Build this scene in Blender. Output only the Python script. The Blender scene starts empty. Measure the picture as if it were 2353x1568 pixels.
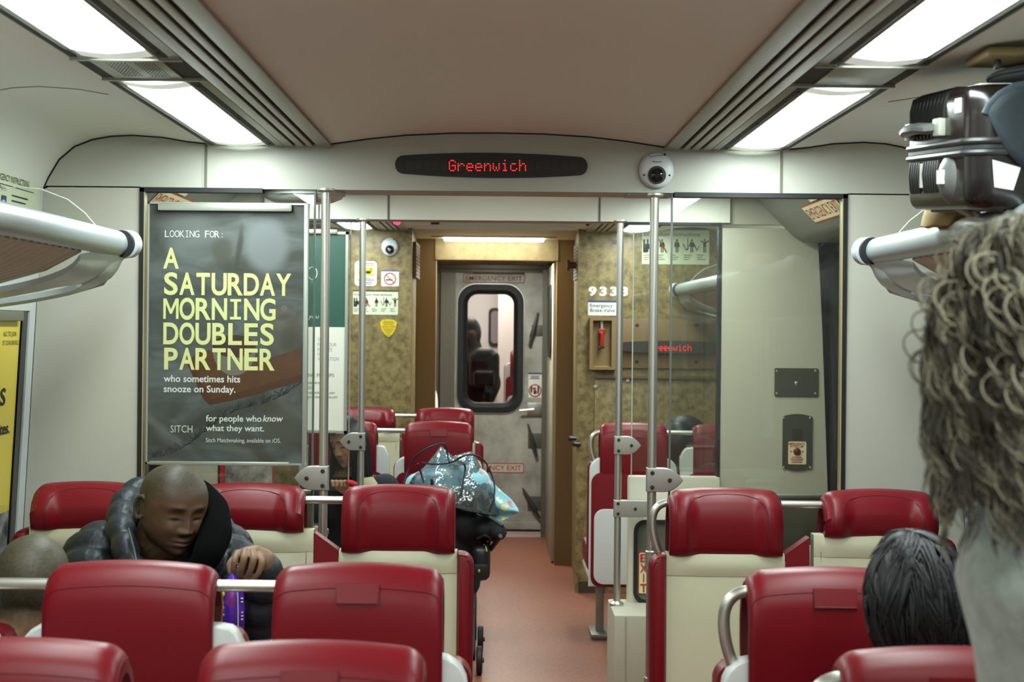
import bpy, bmesh, math, random
from math import sin, cos, pi, radians, sqrt
from mathutils import Vector, Matrix, noise
random.seed(7)
C = bpy.context.scene.collection
SC = bpy.context.scene

# ---------------------------------------------------------------- camera, world, exposure
F, VX, VY, EYE, ROLL = 3600.0, 1140.0, 750.0, 1.63, radians(0.55)
cam = bpy.data.cameras.new('camera'); camo = bpy.data.objects.new('camera', cam); C.objects.link(camo)
camo.location = (0, 0, EYE); camo.rotation_euler = (pi/2, -ROLL, 0)
cam.sensor_fit = 'HORIZONTAL'; cam.sensor_width = 36.0; cam.lens = F/2353*36.0
cam.shift_x = (2353/2-VX)/2353; cam.shift_y = -(1568/2-VY)/2353
cam.clip_start = 0.05; cam.clip_end = 100
cam.dof.use_dof = True; cam.dof.focus_distance = 5.2; cam.dof.aperture_fstop = 6.0
SC.camera = camo
w = bpy.data.worlds.new('world'); SC.world = w; w.use_nodes = True
w.node_tree.nodes['Background'].inputs[0].default_value = (0.02, 0.022, 0.025, 1)
w.node_tree.nodes['Background'].inputs[1].default_value = 0.3
SC.view_settings.view_transform = 'Standard'; SC.view_settings.look = 'None'
SC.view_settings.exposure = 0.0; SC.view_settings.gamma = 1.0
SC.view_settings.use_curve_mapping = False
cy = SC.cycles
cy.use_denoising = True; cy.max_bounces = 10; cy.diffuse_bounces = 6; cy.glossy_bounces = 3
cy.transmission_bounces = 4; cy.transparent_max_bounces = 16; cy.caustics_reflective = False; cy.caustics_refractive = False
cy.use_adaptive_sampling = True; cy.adaptive_threshold = 0.02
LAMP = 31.0      # strength of the ceiling diffusers

def P(px, py, d):
    """a point of the place at distance d seen at this spot of the photograph"""
    u, v = px-VX, VY-py
    return Vector(((u*cos(ROLL)-v*sin(ROLL))*d/F, d, EYE+(u*sin(ROLL)+v*cos(ROLL))*d/F))

# ---------------------------------------------------------------- materials
def lin(c):
    c = c/255.0
    return c/12.92 if c <= 0.04045 else ((c+0.055)/1.055)**2.4
def rgb(r, g, b): return (lin(r), lin(g), lin(b), 1.0)
MATS = {}
def mat(name, col, rough=0.5, metal=0.0, var=None, bump=None, bdist=0.002, coat=0.0, emit=None, spec=0.5, aniso=None, sheen=0.0):
    """procedural principled material; var=(scale, second colour, contrast), bump=(scale, strength)"""
    if name in MATS: return MATS[name]
    m = bpy.data.materials.new(name); m.use_nodes = True; MATS[name] = m
    nt = m.node_tree; b = nt.nodes['Principled BSDF']
    b.inputs['Base Color'].default_value = rgb(*col)
    b.inputs['Roughness'].default_value = rough; b.inputs['Metallic'].default_value = metal
    b.inputs['Specular IOR Level'].default_value = spec
    if coat: b.inputs['Coat Weight'].default_value = coat; b.inputs['Coat Roughness'].default_value = 0.12
    if sheen: b.inputs['Sheen Weight'].default_value = sheen
    if emit:
        b.inputs['Emission Color'].default_value = rgb(*emit[0]); b.inputs['Emission Strength'].default_value = emit[1]
    tc = nt.nodes.new('ShaderNodeTexCoord')
    if var:
        n = nt.nodes.new('ShaderNodeTexNoise'); n.inputs['Scale'].default_value = var[0]; n.inputs['Detail'].default_value = 5
        n.inputs['Roughness'].default_value = 0.6
        r = nt.nodes.new('ShaderNodeValToRGB'); k = var[2]
        r.color_ramp.elements[0].position = 0.5-k; r.color_ramp.elements[0].color = rgb(*col)
        r.color_ramp.elements[1].position = 0.5+k; r.color_ramp.elements[1].color = rgb(*var[1])
        nt.links.new(tc.outputs['Object'], n.inputs['Vector']); nt.links.new(n.outputs[0], r.inputs[0])
        nt.links.new(r.outputs[0], b.inputs['Base Color'])
    if bump:
        n = nt.nodes.new('ShaderNodeTexNoise'); n.inputs['Scale'].default_value = bump[0]; n.inputs['Detail'].default_value = 3
        q = nt.nodes.new('ShaderNodeBump'); q.inputs['Strength'].default_value = bump[1]; q.inputs['Distance'].default_value = bdist
        nt.links.new(tc.outputs['Object'], n.inputs['Vector']); nt.links.new(n.outputs[0], q.inputs['Height'])
        nt.links.new(q.outputs[0], b.inputs['Normal'])
    return m
def glassmat(name, tint=(235, 240, 236), gloss=0.9, rough=0.01, ior=1.45, haze=0.0, bump=None):
    if name in MATS: return MATS[name]
    m = bpy.data.materials.new(name); m.use_nodes = True; MATS[name] = m
    nt = m.node_tree; nt.nodes.remove(nt.nodes['Principled BSDF']); out = nt.nodes['Material Output']
    t = nt.nodes.new('ShaderNodeBsdfTransparent'); t.inputs[0].default_value = rgb(*tint)
    g = nt.nodes.new('ShaderNodeBsdfGlossy'); g.inputs['Roughness'].default_value = rough
    g.inputs['Color'].default_value = (gloss, gloss, gloss, 1)
    f = nt.nodes.new('ShaderNodeFresnel'); f.inputs['IOR'].default_value = ior
    x = nt.nodes.new('ShaderNodeMixShader')
    nt.links.new(f.outputs[0], x.inputs[0]); nt.links.new(t.outputs[0], x.inputs[1]); nt.links.new(g.outputs[0], x.inputs[2])
    if bump:
        tc = nt.nodes.new('ShaderNodeTexCoord'); n = nt.nodes.new('ShaderNodeTexNoise'); n.inputs['Scale'].default_value = bump[0]
        q = nt.nodes.new('ShaderNodeBump'); q.inputs['Strength'].default_value = bump[1]; q.inputs['Distance'].default_value = 0.02
        nt.links.new(tc.outputs['Object'], n.inputs['Vector']); nt.links.new(n.outputs[0], q.inputs['Height'])
        nt.links.new(q.outputs[0], g.inputs['Normal']); nt.links.new(q.outputs[0], f.inputs['Normal'])
    last = x
    if haze:
        d = nt.nodes.new('ShaderNodeBsdfDiffuse'); d.inputs[0].default_value = rgb(200, 205, 200)
        y = nt.nodes.new('ShaderNodeMixShader'); y.inputs[0].default_value = haze
        nt.links.new(x.outputs[0], y.inputs[1]); nt.links.new(d.outputs[0], y.inputs[2]); last = y
    nt.links.new(last.outputs[0], out.inputs[0])
    return m
def attrmat(name, rough=0.5, sheen=0.0, bump=None, coat=0.0):
    """colour from the mesh's pigment attribute"""
    m = mat(name, (128, 128, 128), rough, sheen=sheen, bump=bump, coat=coat)
    nt = m.node_tree; a = nt.nodes.new('ShaderNodeAttribute'); a.attribute_name = 'pigment'
    nt.links.new(a.outputs['Color'], nt.nodes['Principled BSDF'].inputs['Base Color'])
    return m
RED = mat('red_leather', (116, 15, 26), 0.36, bump=(420, 0.10), spec=0.28)
RED_D = mat('red_lining', (96, 14, 24), 0.6)
SEAM = mat('red_seam', (98, 14, 26), 0.6)
BEIGE = mat('beige_leather', (202, 198, 168), 0.45, bump=(420, 0.10))
BSEAM = mat('beige_seam', (150, 142, 112), 0.6)
SHELL = mat('white_plastic', (214, 216, 214), 0.35)
STEEL = mat('brushed_steel', (206, 204, 194), 0.33, 0.88)
ALU = mat('aluminium', (172, 174, 168), 0.38, 1.0)
SILVER = mat('silver_paint', (176, 184, 186), 0.34, 0.55)
DARKM = mat('dark_metal', (52, 52, 50), 0.5, 0.6)
BLACK = mat('black_rubber', (18, 20, 22), 0.55)
BLACKP = mat('black_plastic', (26, 26, 28), 0.35)
WALLM = mat('grey_wall_panel', (188, 186, 174), 0.5, bump=(300, 0.05))
COVEM = mat('cream_ceiling_panel', (230, 232, 222), 0.55)
BEAMM = mat('cream_header_panel', (178, 178, 167), 0.45)
PILLM = mat('cream_wall_panel', (182, 178, 158), 0.5)
FLOORM = mat('red_speckled_floor', (126, 70, 53), 0.42, var=(90, (156, 100, 78), 0.18), bump=(60, 0.1))
LAM = mat('brown_speckled_laminate', (92, 76, 42), 0.42, var=(26, (152, 134, 86), 0.20))
LAMD = mat('brown_panel', (124, 98, 60), 0.5)
DOORM = mat('worn_metal_door', (140, 138, 128), 0.42, 0.15, var=(3.5, (184, 184, 174), 0.13))
PAPER = mat('paper_white', (226, 226, 218), 0.5)
INK = mat('black_ink', (26, 26, 26), 0.6)
REDINK = mat('red_ink', (176, 52, 34), 0.6)
CREAM = mat('cream_sticker', (226, 214, 170), 0.5)
PHOS = mat('pale_green_sticker', (214, 220, 190), 0.5)
BLUEI = mat('blue_ink', (40, 56, 130), 0.6)
YELI = mat('yellow_sticker', (222, 200, 20), 0.5)
GLASS = glassmat('clear_glass', (242, 244, 240), 0.9, 0.0, 1.4, haze=0.015)
DGLASS = mat('dark_night_glass', (10, 14, 18), 0.08, spec=0.7)

# ---------------------------------------------------------------- mesh helpers
class MB:
    def __init__(s): s.bm = bmesh.new(); s.mi = 0
    def add(s, vs, fs):
        v = [s.bm.verts.new(p) for p in vs]; out = []
        for f in fs:
            try:
                q = s.bm.faces.new([v[i] for i in f]); q.material_index = s.mi; q.smooth = True; out.append(q)
            except ValueError: pass
        return v, out
    def box(s, lo, hi, bev=0.0, M=None, seg=2):
        x0, y0, z0 = lo; x1, y1, z1 = hi
        t = bmesh.new()
        v = [t.verts.new(p) for p in [(x0,y0,z0),(x1,y0,z0),(x1,y1,z0),(x0,y1,z0),(x0,y0,z1),(x1,y0,z1),(x1,y1,z1),(x0,y1,z1)]]
        for f in [(0,3,2,1),(4,5,6,7),(0,1,5,4),(1,2,6,5),(2,3,7,6),(3,0,4,7)]: t.faces.new([v[i] for i in f])
        if bev:
            b = min(bev, 0.49*min(abs(x1-x0), abs(y1-y0), abs(z1-z0)))
            bmesh.ops.bevel(t, geom=list(t.edges), offset=b, segments=seg, profile=0.6, affect='EDGES', clamp_overlap=True)
        s._merge(t, M)
    def _merge(s, t, M=None):
        t.verts.index_update()
        s.add([(M @ v.co) if M else v.co.copy() for v in t.verts], [[v.index for v in f.verts] for f in t.faces]); t.free()
    def tube(s, pts, r, n=10, cap=True, closed=False, flat=1.0, up=None):
        pts = [Vector(p) for p in pts]; N = len(pts); rings = []
        rr = r if isinstance(r, (list, tuple)) else [r]*N
        tn = []
        for i in range(N):
            a = pts[(i-1) % N] if (closed or i > 0) else pts[i]; b = pts[(i+1) % N] if (closed or i < N-1) else pts[i]
            d = (b-a); tn.append(d.normalized() if d.length > 1e-9 else Vector((0,0,1)))
        ref = Vector(up) if up else (Vector((0,0,1)) if abs(tn[0].z) < 0.9 else Vector((1,0,0)))
        nrm = (ref - tn[0]*ref.dot(tn[0])).normalized()
        for i in range(N):
            nrm = nrm - tn[i]*nrm.dot(tn[i])
            if nrm.length < 1e-6: nrm = tn[i].orthogonal()
            nrm.normalize(); bi = tn[i].cross(nrm)
            rings.append([pts[i] + nrm*(rr[i]*cos(2*pi*k/n)) + bi*(rr[i]*flat*sin(2*pi*k/n)) for k in range(n)])
        s.loft(rings, True, cap and not closed, closed)
    def loft(s, rings, closed=True, cap=True, loop=False):
        n = len(rings[0]); vs = [p for r in rings for p in r]; fs = []
        R = len(rings)
        for i in range(R if loop else R-1):
            a, b = i*n, ((i+1) % R)*n
            for k in range(n if closed else n-1):
                k2 = (k+1) % n
                fs.append((a+k, a+k2, b+k2, b+k))
        if cap and closed and not loop:
            fs.append(tuple(range(n-1, -1, -1))); fs.append(tuple((R-1)*n+k for k in range(n)))
        return s.add(vs, fs)
    def prism(s, poly, ext, ax='y', at=0.0, bev=0.0):
        """polygon in the plane across axis ax (x: (y,z), y: (x,z), z: (x,y)) extruded from at to at+ext"""
        def m(p, e): return {'x': (e, p[0], p[1]), 'y': (p[0], e, p[1]), 'z': (p[0], p[1], e)}[ax]
        t = bmesh.new(); n = len(poly)
        a = [t.verts.new(m(p, at)) for p in poly]; b = [t.verts.new(m(p, at+ext)) for p in poly]
        t.faces.new(a[::-1]); t.faces.new(b)
        for i in range(n): t.faces.new([a[i], a[(i+1) % n], b[(i+1) % n], b[i]])
        bmesh.ops.recalc_face_normals(t, faces=t.faces)
        if bev:
            es = [e for e in t.edges if len(e.link_faces) == 2 and any(len(f.verts) == n and n > 4 or f in (t.faces[0],) for f in e.link_faces)]
            es = [e for e in t.edges if (e.verts[0] in a) == (e.verts[1] in a)]
            bmesh.ops.bevel(t, geom=es, offset=bev, segments=3, profile=0.6, affect='EDGES', clamp_overlap=True)
        s._merge(t)
    def ell(s, c, r, M=None, nu=20, nv=12):
        c = Vector(c); vs = []; fs = []
        for j in range(nv+1):
            ph = -pi/2+pi*j/nv
            for i in range(nu):
                th = 2*pi*i/nu; p = Vector((r[0]*cos(ph)*cos(th), r[1]*cos(ph)*sin(th), r[2]*sin(ph)))
                vs.append(c + ((M @ p) if M else p))
        for j in range(nv):
            for i in range(nu):
                fs.append((j*nu+i, j*nu+(i+1) % nu, (j+1)*nu+(i+1) % nu, (j+1)*nu+i))
        s.add(vs, fs)
    def lathe(s, prof, c, ax='y', n=32, M=None):
        """prof: (radius, height along ax)"""
        c = Vector(c); rings = []
        for r, h in prof:
            ring = []
            for k in range(n):
                a = 2*pi*k/n; x, y = r*cos(a), r*sin(a)
                p = {'x': (h, x, y), 'y': (x, h, y), 'z': (x, y, h)}[ax]
                p = Vector(p); ring.append(c + ((M @ p) if M else p))
            rings.append(ring)
        s.loft(rings, True, True)
    def quad(s, p0, r, u, w, h):
        r, u, p0 = Vector(r), Vector(u), Vector(p0)
        s.add([p0, p0+r*w, p0+r*w+u*h, p0+u*h], [(0,1,2,3)])
    def poly(s, pts): s.add(pts, [tuple(range(len(pts)))])
def sort_out(me, ang=0.6):
    bm = bmesh.new(); bm.from_mesh(me)
    bmesh.ops.remove_doubles(bm, verts=bm.verts, dist=1e-6)
    bmesh.ops.recalc_face_normals(bm, faces=bm.faces)
    bm.to_mesh(me); bm.free()
    try: me.set_sharp_from_angle(angle=ang)
    except Exception: pass
ROOTM = {}
def absloc(o):
    m = Matrix.Identity(4)
    while o is not None:
        m = Matrix.Translation(o.location) @ o.rotation_euler.to_matrix().to_4x4() @ m; o = o.parent
    return m
def build(name, mb, mats, parent=None, local=False, ang=0.6, flat=False, normals=True):
    me = bpy.data.meshes.new(name); mb.bm.to_mesh(me); mb.bm.free()
    for m in (mats if isinstance(mats, (list, tuple)) else [mats]): me.materials.append(m)
    if normals: sort_out(me, ang)
    if flat:
        for p in me.polygons: p.use_smooth = False
    o = bpy.data.objects.new(name, me); C.objects.link(o)
    if parent is not None:
        o.parent = parent
        if not local: me.transform(absloc(parent).inverted())
    elif not local:
        xs = [v.co for v in me.vertices]
        lo = Vector((min(v.x for v in xs), min(v.y for v in xs), min(v.z for v in xs))); hi = Vector((max(v.x for v in xs), max(v.y for v in xs), max(v.z for v in xs)))
        c = Vector(((lo.x+hi.x)/2, (lo.y+hi.y)/2, lo.z)); me.transform(Matrix.Translation(-c)); o.location = c
    return o
def tag(o, label, cat, group=None, kind=None):
    o['label'] = label; o['category'] = cat
    if group: o['group'] = group
    if kind: o['kind'] = kind
    return o
def thing(name, label, cat, loc=(0,0,0), rz=0.0, group=None):
    o = bpy.data.objects.new(name, None); C.objects.link(o); o.location = loc; o.rotation_euler = (0, 0, rz)
    o.empty_display_size = 0.05
    return tag(o, label, cat, group)
def struct(name, mb, mats, parent=None, **k):
    o = build(name, mb, mats, parent, **k)
    if parent is None: o['kind'] = 'structure'
    return o
def dup(root, loc, rz, label):
    def cp(o, par):
        c = o.copy(); C.objects.link(c); c.parent = par
        for ch in [x for x in KIDS.get(o.name, [])]: cp(ch, c)
        return c
    r = cp(root, None); r.location = loc; r.rotation_euler = (0, 0, rz); r['label'] = label
    return r
KIDS = {}
def index_kids():
    KIDS.clear()
    for o in C.objects:
        if o.parent: KIDS.setdefault(o.parent.name, []).append(o)

# ---------------------------------------------------------------- lettering
TXT = {}
def glyphs(s, bold=0.0, res=3, space=1.0):
    k = (s, bold, res, space)
    if k not in TXT:
        cu = bpy.data.curves.new('lettering', 'FONT'); cu.body = s; cu.size = 1.0; cu.offset = bold; cu.resolution_u = res; cu.space_character = space
        o = bpy.data.objects.new('lettering', cu); me = bpy.data.meshes.new_from_object(o)
        TXT[k] = ([v.co.copy() for v in me.vertices], [tuple(p.vertices) for p in me.polygons])
        bpy.data.objects.remove(o); bpy.data.curves.remove(cu); bpy.data.meshes.remove(me)
    return TXT[k]
_h = glyphs('H', 0.0); CAP = max(v.y for v in _h[0])
def text(mb, s, p0, r, u, width, cap, bold=0.0, shear=0.0, res=3, mono=False, space=1.0):
    """s from baseline point p0, along r, fitted to width, capitals cap high"""
    p0, r, u = Vector(p0), Vector(r).normalized(), Vector(u).normalized(); nrm = r.cross(u)
    if mono:
        cw = width/len(s)
        for i, ch in enumerate(s):
            if ch == ' ': continue
            gw = cw*(0.95 if ch in 'MNWAYOGDRUKH' else 0.85 if ch in 'SBTPEFL' else 0.62)
            if ch == ':': gw = cw*0.16
            if ch == 'M':
                gw = cw*.95; o = [(0,0),(0,1),(.20,1),(.5,.47),(.80,1),(1,1),(1,0),(.83,0),(.83,.72),(.57,.25),(.43,.25),(.17,.72),(.17,0)]
                mb.add([p0+r*(i*cw+(cw-gw)/2+x*gw)+u*(y*cap) for x, y in o], [(0,1,2,11,12), (2,3,10,11), (3,9,10), (3,4,8,9), (4,5,6,7,8)]); continue
            if ch == 'I':
                sw = cap*(.155 if bold else .09); mb.quad(p0+r*(i*cw+cw*.5-sw/2)+u*(sw*.85), r, u, sw, cap-sw*1.7)
                for hh in (0.0, 1-sw/cap*.85): mb.quad(p0+r*(i*cw+cw*0.16)+u*cap*hh, r, u, cw*0.68, sw*.85)
                continue
            text(mb, ch, p0+r*(i*cw+(cw-gw)/2), r, u, gw, cap, min(bold, .006) if ch == 'M' else bold, shear, res)
        return
    vs, fs = glyphs(s, bold, res, space)
    if not vs: return
    x0, x1 = min(v.x for v in vs), max(v.x for v in vs)
    if s == 'I': x0 -= 0.18; x1 += 0.18
    if s == ':' : pass
    sx = width/max(x1-x0, 1e-6); sy = cap/CAP
    mb.add([p0 + r*((v.x-x0)*sx + shear*v.y*sy) + u*(v.y*sy) for v in vs], fs)
def textpx(mb, s, xl, xr, yb, yt, d, **k):
    p = P(xl, yb, d); text(mb, s, p, (1,0,0), (0,0,1), (xr-xl)*d/F, (yb-yt)*d/F, **k)
def rectpx(mb, xl, yt, xr, yb, d, th=0.002, bev=0.0):
    a, b = P(xl, yb, d), P(xr, yt, d)
    mb.box((a.x, d-th, a.z), (b.x, d, b.z), bev)
def rrect(x0, z0, x1, z1, r, n=5):
    out = []
    for cx, cz, a0 in ((x1-r, z1-r, 0), (x0+r, z1-r, pi/2), (x0+r, z0+r, pi), (x1-r, z0+r, 3*pi/2)):
        for i in range(n+1):
            a = a0+pi/2*i/n; out.append((cx+r*cos(a), cz+r*sin(a)))
    return out
def ss(a, b, x):
    t = min(1, max(0, (x-a)/(b-a))); return t*t*(3-2*t)
def interp(tab, x):
    if x <= tab[0][0]: return tab[0][1]
    for (a, p), (b, q) in zip(tab, tab[1:]):
        if x <= b: return p+(q-p)*(x-a)/(b-a)
    return tab[-1][1]

# ================================================================ THE CAR
NEAR, FAR, BULK, DOOR = 5.14, 6.86, 9.60, 12.2
Y0 = -2.6
CEIL = [(0,.636),(.15,.634),(.3,.626),(.42,.613),(.55,.594),(.75,.591),(.95,.591),(1.02,.598),(1.1,.611),(1.2,.617),(1.27,.613),(1.33,.602),(1.39,.578),(1.44,.535),(1.475,.475),(1.49,.44)]
WALLP = [(1.49,.44),(1.50,.2),(1.515,0.0),(1.535,-.4),(1.555,-.8),(1.56,-1.2),(1.56,-1.63)]
def wallx(z): return interp(sorted((zz, xx) for xx, zz in WALLP), z-EYE)

fl = MB(); fl.box((-1.7, Y0-.1, -.06), (1.7, DOOR+.25, 0)); struct('floor', fl, FLOORM)
# ceiling: shell with thickness, left cove - centre - right cove
def ceil_profile(): 
    right = [(x, EYE+z) for x, z in CEIL]
    return [(-x, z) for x, z in right[::-1]] + right[1:]
cp = ceil_profile()
mb = MB()
for ya, yb in ((Y0, BULK+.02),):
    ins = [[Vector((x, y, z)) for x, z in cp] for y in (ya, yb)]
    outr = [[Vector((x*1.02, y, z+.05)) for x, z in cp] for y in (ya, yb)]
    mb.loft(ins, False, False); mb.loft(outr, False, False)
    for j in (0, 1):
        vs = ins[j]+outr[j]; n = len(cp)
        mb.add(vs, [(i, i+1, n+i+1, n+i) for i in range(n-1)])
mb.box((-.95, BULK, EYE+.594), (.56, DOOR+.1, EYE+.64))
struct('ceiling', mb, COVEM, ang=0.9)
# joints across the coves
k = 0
for yj in (4.1,):
    for sg in (-1, 1):
        mb = MB(); pts = [(sg*x, yj, EYE+z-.0005) for x, z in CEIL if x >= 1.02]
        mb.tube(pts, .0016, 5); k += 1; struct('trim_%d' % k, mb, mat('joint_shadow_gap', (120,116,104), .7))
# side walls
def wall_strip(sg, ya, yb):
    mb = MB(); pr = [(sg*x, EYE+z) for x, z in WALLP]
    rings = [[Vector((x, y, z)) for x, z in pr]+[Vector((x+sg*.08, y, z)) for x, z in pr[::-1]] for y in (ya, yb)]
    mb.loft(rings, True, True); return mb
WHITEW = mat('white_wall_lining', (206, 210, 208), .45)
for sg, nm in ((-1, 'left'), (1, 'right')):
    struct('wall_'+nm, wall_strip(sg, Y0, NEAR+.2), WHITEW)
    struct('wall_'+nm+'_rear', wall_strip(sg, FAR+.075, BULK+.1), WHITEW)
mb = MB(); mb.box((-1.6, Y0-.1, 0), (1.6, Y0, EYE+.66)); struct('wall_back', mb, WALLM)
# outer doors of the vestibule
for i, sg in enumerate((-1, 1)):
    r = bpy.data.objects.new('door_%d' % (i+1), None); C.objects.link(r); r.location = (sg*1.53, 6.07, 0); r['kind'] = 'structure'
    mb = MB()
    for ya, yb in ((5.34, 5.42), (6.03, 6.12), (6.84, 6.92)): mb.box((sg*1.5-.03, ya, 0), (sg*1.5+.05, yb, EYE+.46))
    mb.box((sg*1.5-.03, 5.34, 0), (sg*1.5+.05, 6.92, .75)); mb.box((sg*1.5-.03, 5.34, EYE+.34), (sg*1.5+.05, 6.92, EYE+.46))
    build('door_leaf', mb, mat('dark_grey_door_paint', (40, 44, 46), .4), r)
    for ya, yb in ((5.42, 6.03), (6.12, 6.84)):
        mb = MB(); mb.box((sg*1.5-.012, ya, .75), (sg*1.5+.02, yb, EYE+.34)); build('door_glass', mb, DGLASS, r)
# windows along the walls: white surround and dark pane
HT = EYE+.085
wn = 0
for sg in (-1, 1):
    for ya, yb in ((-2.2, -.5), (-.3, 1.4), (1.6, 3.3), (3.5, 5.10), (7.2, 9.3)):
        wn += 1; mb = MB(); za, zb = .84, HT-.05
        def wp(y, z, off): return Vector((sg*(wallx(z)-off), y, z))
        out = [(ya, .76), (yb, .76), (yb, HT), (ya, HT)]; inn = [(ya+.07, za), (yb-.05, za), (yb-.05, zb), (ya+.07, zb)]
        rings = []
        for off, lst in ((0.0, out), (.012, out), (.014, [((a[0]*.7+b[0]*.3), (a[1]*.7+b[1]*.3)) for a, b in zip(out, inn)]), (.010, inn), (0.0, inn)):
            rings.append([wp(y, z, off) for y, z in lst])
        mb.loft(rings, True, False)
        f = struct('window_%d' % wn, mb, WHITEW, ang=.3)
        pb = MB(); pb.poly([wp(y, z, .004) for y, z in inn]); build('window_pane', pb, DGLASS, f)

# ---------------------------------------------------------------- near partition
def header(y0, y1, zb, prof, joints, xr=None):
    mb = MB(); top = [(x, z) for x, z in prof]
    poly = [(top[0][0], zb)]+top+[(top[-1][0], zb)]
    n = len(poly)
    a = [Vector((x, y0, z)) for x, z in poly]; b = [Vector((x, y1, z)) for x, z in poly]
    # caps as strips so that the long polygon triangulates well
    t = [Vector((x, y0, z)) for x, z in top]; bt = [Vector((x, y0, zb)) for x, z in top]
    mb.loft([bt, t], False, False)
    t = [Vector((x, y1, z)) for x, z in top]; bt2 = [Vector((x, y1, zb)) for x, z in top]
    mb.loft([bt2, t], False, False); mb.loft([bt, bt2], False, False)
    return mb
ZB = EYE+.443
pf = [(x*.998, z-.004) for x, z in cp]
struct('wall_front_header', header(NEAR, NEAR+.2, ZB, pf, ()), BEAMM)
mb = MB(); mb.tube([(x, NEAR-.001, z-.001) for x, z in cp], .0032, 6); struct('trim_3', mb, BLACK)
for i, xj in enumerate((-.957, .93)):
    mb = MB(); zt = EYE+.588
    mb.box((xj-.004, NEAR-.006, ZB-.004), (xj+.004, NEAR+.002, zt)); struct('trim_%d' % (4+i), mb, mat('joint_groove', (104, 100, 88), .6))
    mb = MB(); mb.box((xj-.010, NEAR-.0035, ZB), (xj-.004, NEAR+.002, zt)); struct('trim_%d' % (6+i), mb, BEAMM)
# grey solid panels next to the walls, lower solid panels, gasket frames, glass
for sg, nm, xg, xin in ((-1, 'left', 1.172, .60), (1, 'right', 1.148, .575)):
    mb = MB(); mb.prism([(sg*xg, 0), (sg*1.57, 0), (sg*1.55, EYE-.8), (sg*1.51, EYE), (sg*1.492, ZB+.004), (sg*xg, ZB+.004)], .05, 'y', NEAR)
    struct('wall_front_'+nm, mb, WALLM)
    mb = MB()
    mb.box((min(sg*xg, sg*(xg-.014)), NEAR-.008, .5), (max(sg*xg, sg*(xg-.014)), NEAR+.05, ZB)); 
    xe = .77 if sg < 0 else .58
    mb.box((min(sg*xg, sg*xe), NEAR-.008, ZB-.013), (max(sg*xg, sg*xe), NEAR+.04, ZB+.002))
    struct('trim_%d' % (8+(sg > 0)), mb, BLACK)
    mb = MB(); mb.box((sg*(xg-.0145)-.0022, NEAR-.006, .5), (sg*(xg-.0145)+.0022, NEAR+.03, ZB-.013)); struct('trim_%d' % (10+(sg > 0)), mb, mat('brass_edge', (206, 190, 140), .4, .5))
    a, b = sorted((sg*(xg-.016), sg*xin))
    mb = MB(); mb.box((a, NEAR+.014, .42), (b, NEAR+.022, ZB-.012)); struct('window_%d' % (20+(sg > 0)), mb, GLASS)
    mb = MB(); mb.box((sg*xin-.003, NEAR+.012, .42), (sg*xin+.003, NEAR+.024, ZB)); struct('trim_%d' % (12+(sg > 0)), mb, mat('polished_glass_edge', (96, 104, 98), .25))
    a, b = sorted((sg*1.09, sg*xin))
    mb = MB(); mb.box((a, NEAR+.03, .05), (b, NEAR+.06, 1.065)); struct('wall_front_%s_lower' % nm, mb, mat('frosted_grey_panel', (150, 146, 122), .45))
    mb = MB(); mb.box((a, NEAR+.026, 1.065), (b, NEAR+.064, 1.082), .003); struct('trim_%d' % (14+(sg > 0)), mb, ALU)

# ---------------------------------------------------------------- far partition
ZF = EYE+.463
top = [(x, z-.002) for x, z in cp if abs(x) <= 1.08]
struct('wall_rear_header', header(FAR, FAR+.12, ZF, top, ()), mat('cream_rear_header', (222, 222, 208), .45))
mb = MB(); mb.box((-.34, 5.75, EYE+.615), (.34, 6.15, EYE+.632), .004); tag(build('vestibule_fill_lamp', mb, mat('vestibule_fill_lens', (255, 255, 255), .5, emit=((244, 254, 246), 11.0))), 'unseen flat fill lamp added in the middle of the vestibule to brighten the rear header', 'ceiling light')  # unseen lamp, added only to brighten the rear header
mb = MB(); mb.box((-1.5, FAR+.03, ZF-.004), (1.48, FAR+.10, EYE+.60)); struct('wall_rear_header_core', mb, PILLM)
for i, xj in enumerate((-.476, .448, -.93, -.78)):
    mb = MB(); mb.box((xj-.004, FAR-.004, ZF-.003), (xj+.004, FAR+.002, EYE+.585)); struct('trim_%d' % (16+i), mb, mat('joint_groove', (104, 100, 88), .6))
for sg, nm, xg, xin in ((-1, 'left', 1.21, .642), (1, 'right', .985, .600)):
    mb = MB(); mb.prism([(sg*xg, 0), (sg*1.475, 0), (sg*1.462, EYE-.75), (sg*1.43, EYE), (sg*1.405, EYE+.44), (sg*xg, EYE+.44)], .06, 'y', FAR, .004)
    struct('wall_rear_'+nm, mb, PILLM)
    mb = MB(); mb.box((sg*(xg-.007)-.007, FAR-.004, .5), (sg*(xg-.007)+.007, FAR+.05, ZF)); mb.box((min(sg*xg, sg*.56), FAR, ZF-.012), (max(sg*xg, sg*.56), FAR+.05, ZF))
    struct('trim_%d' % (20+(sg > 0)), mb, BLACK)
    mb = MB(); mb.box((min(sg*1.38, sg*1.60), FAR+.061, 0), (max(sg*1.38, sg*1.60), FAR+.074, EYE+.50)); struct('trim_%d' % (32+(sg > 0)), mb, DGLASS)
    a, b = sorted((sg*(xg-.014), sg*xin))
    mb = MB(); mb.box((a, FAR+.02, 1.0 if sg > 0 else .9), (b, FAR+.028, ZF-.01)); struct('window_%d' % (22+(sg > 0)), mb, GLASS)
    mb = MB(); mb.box((sg*xin-.002, FAR+.018, .95), (sg*xin+.002, FAR+.03, ZF)); struct('trim_%d' % (22+(sg > 0)), mb, mat('bright_glass_edge', (176, 180, 168), .3))
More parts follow.
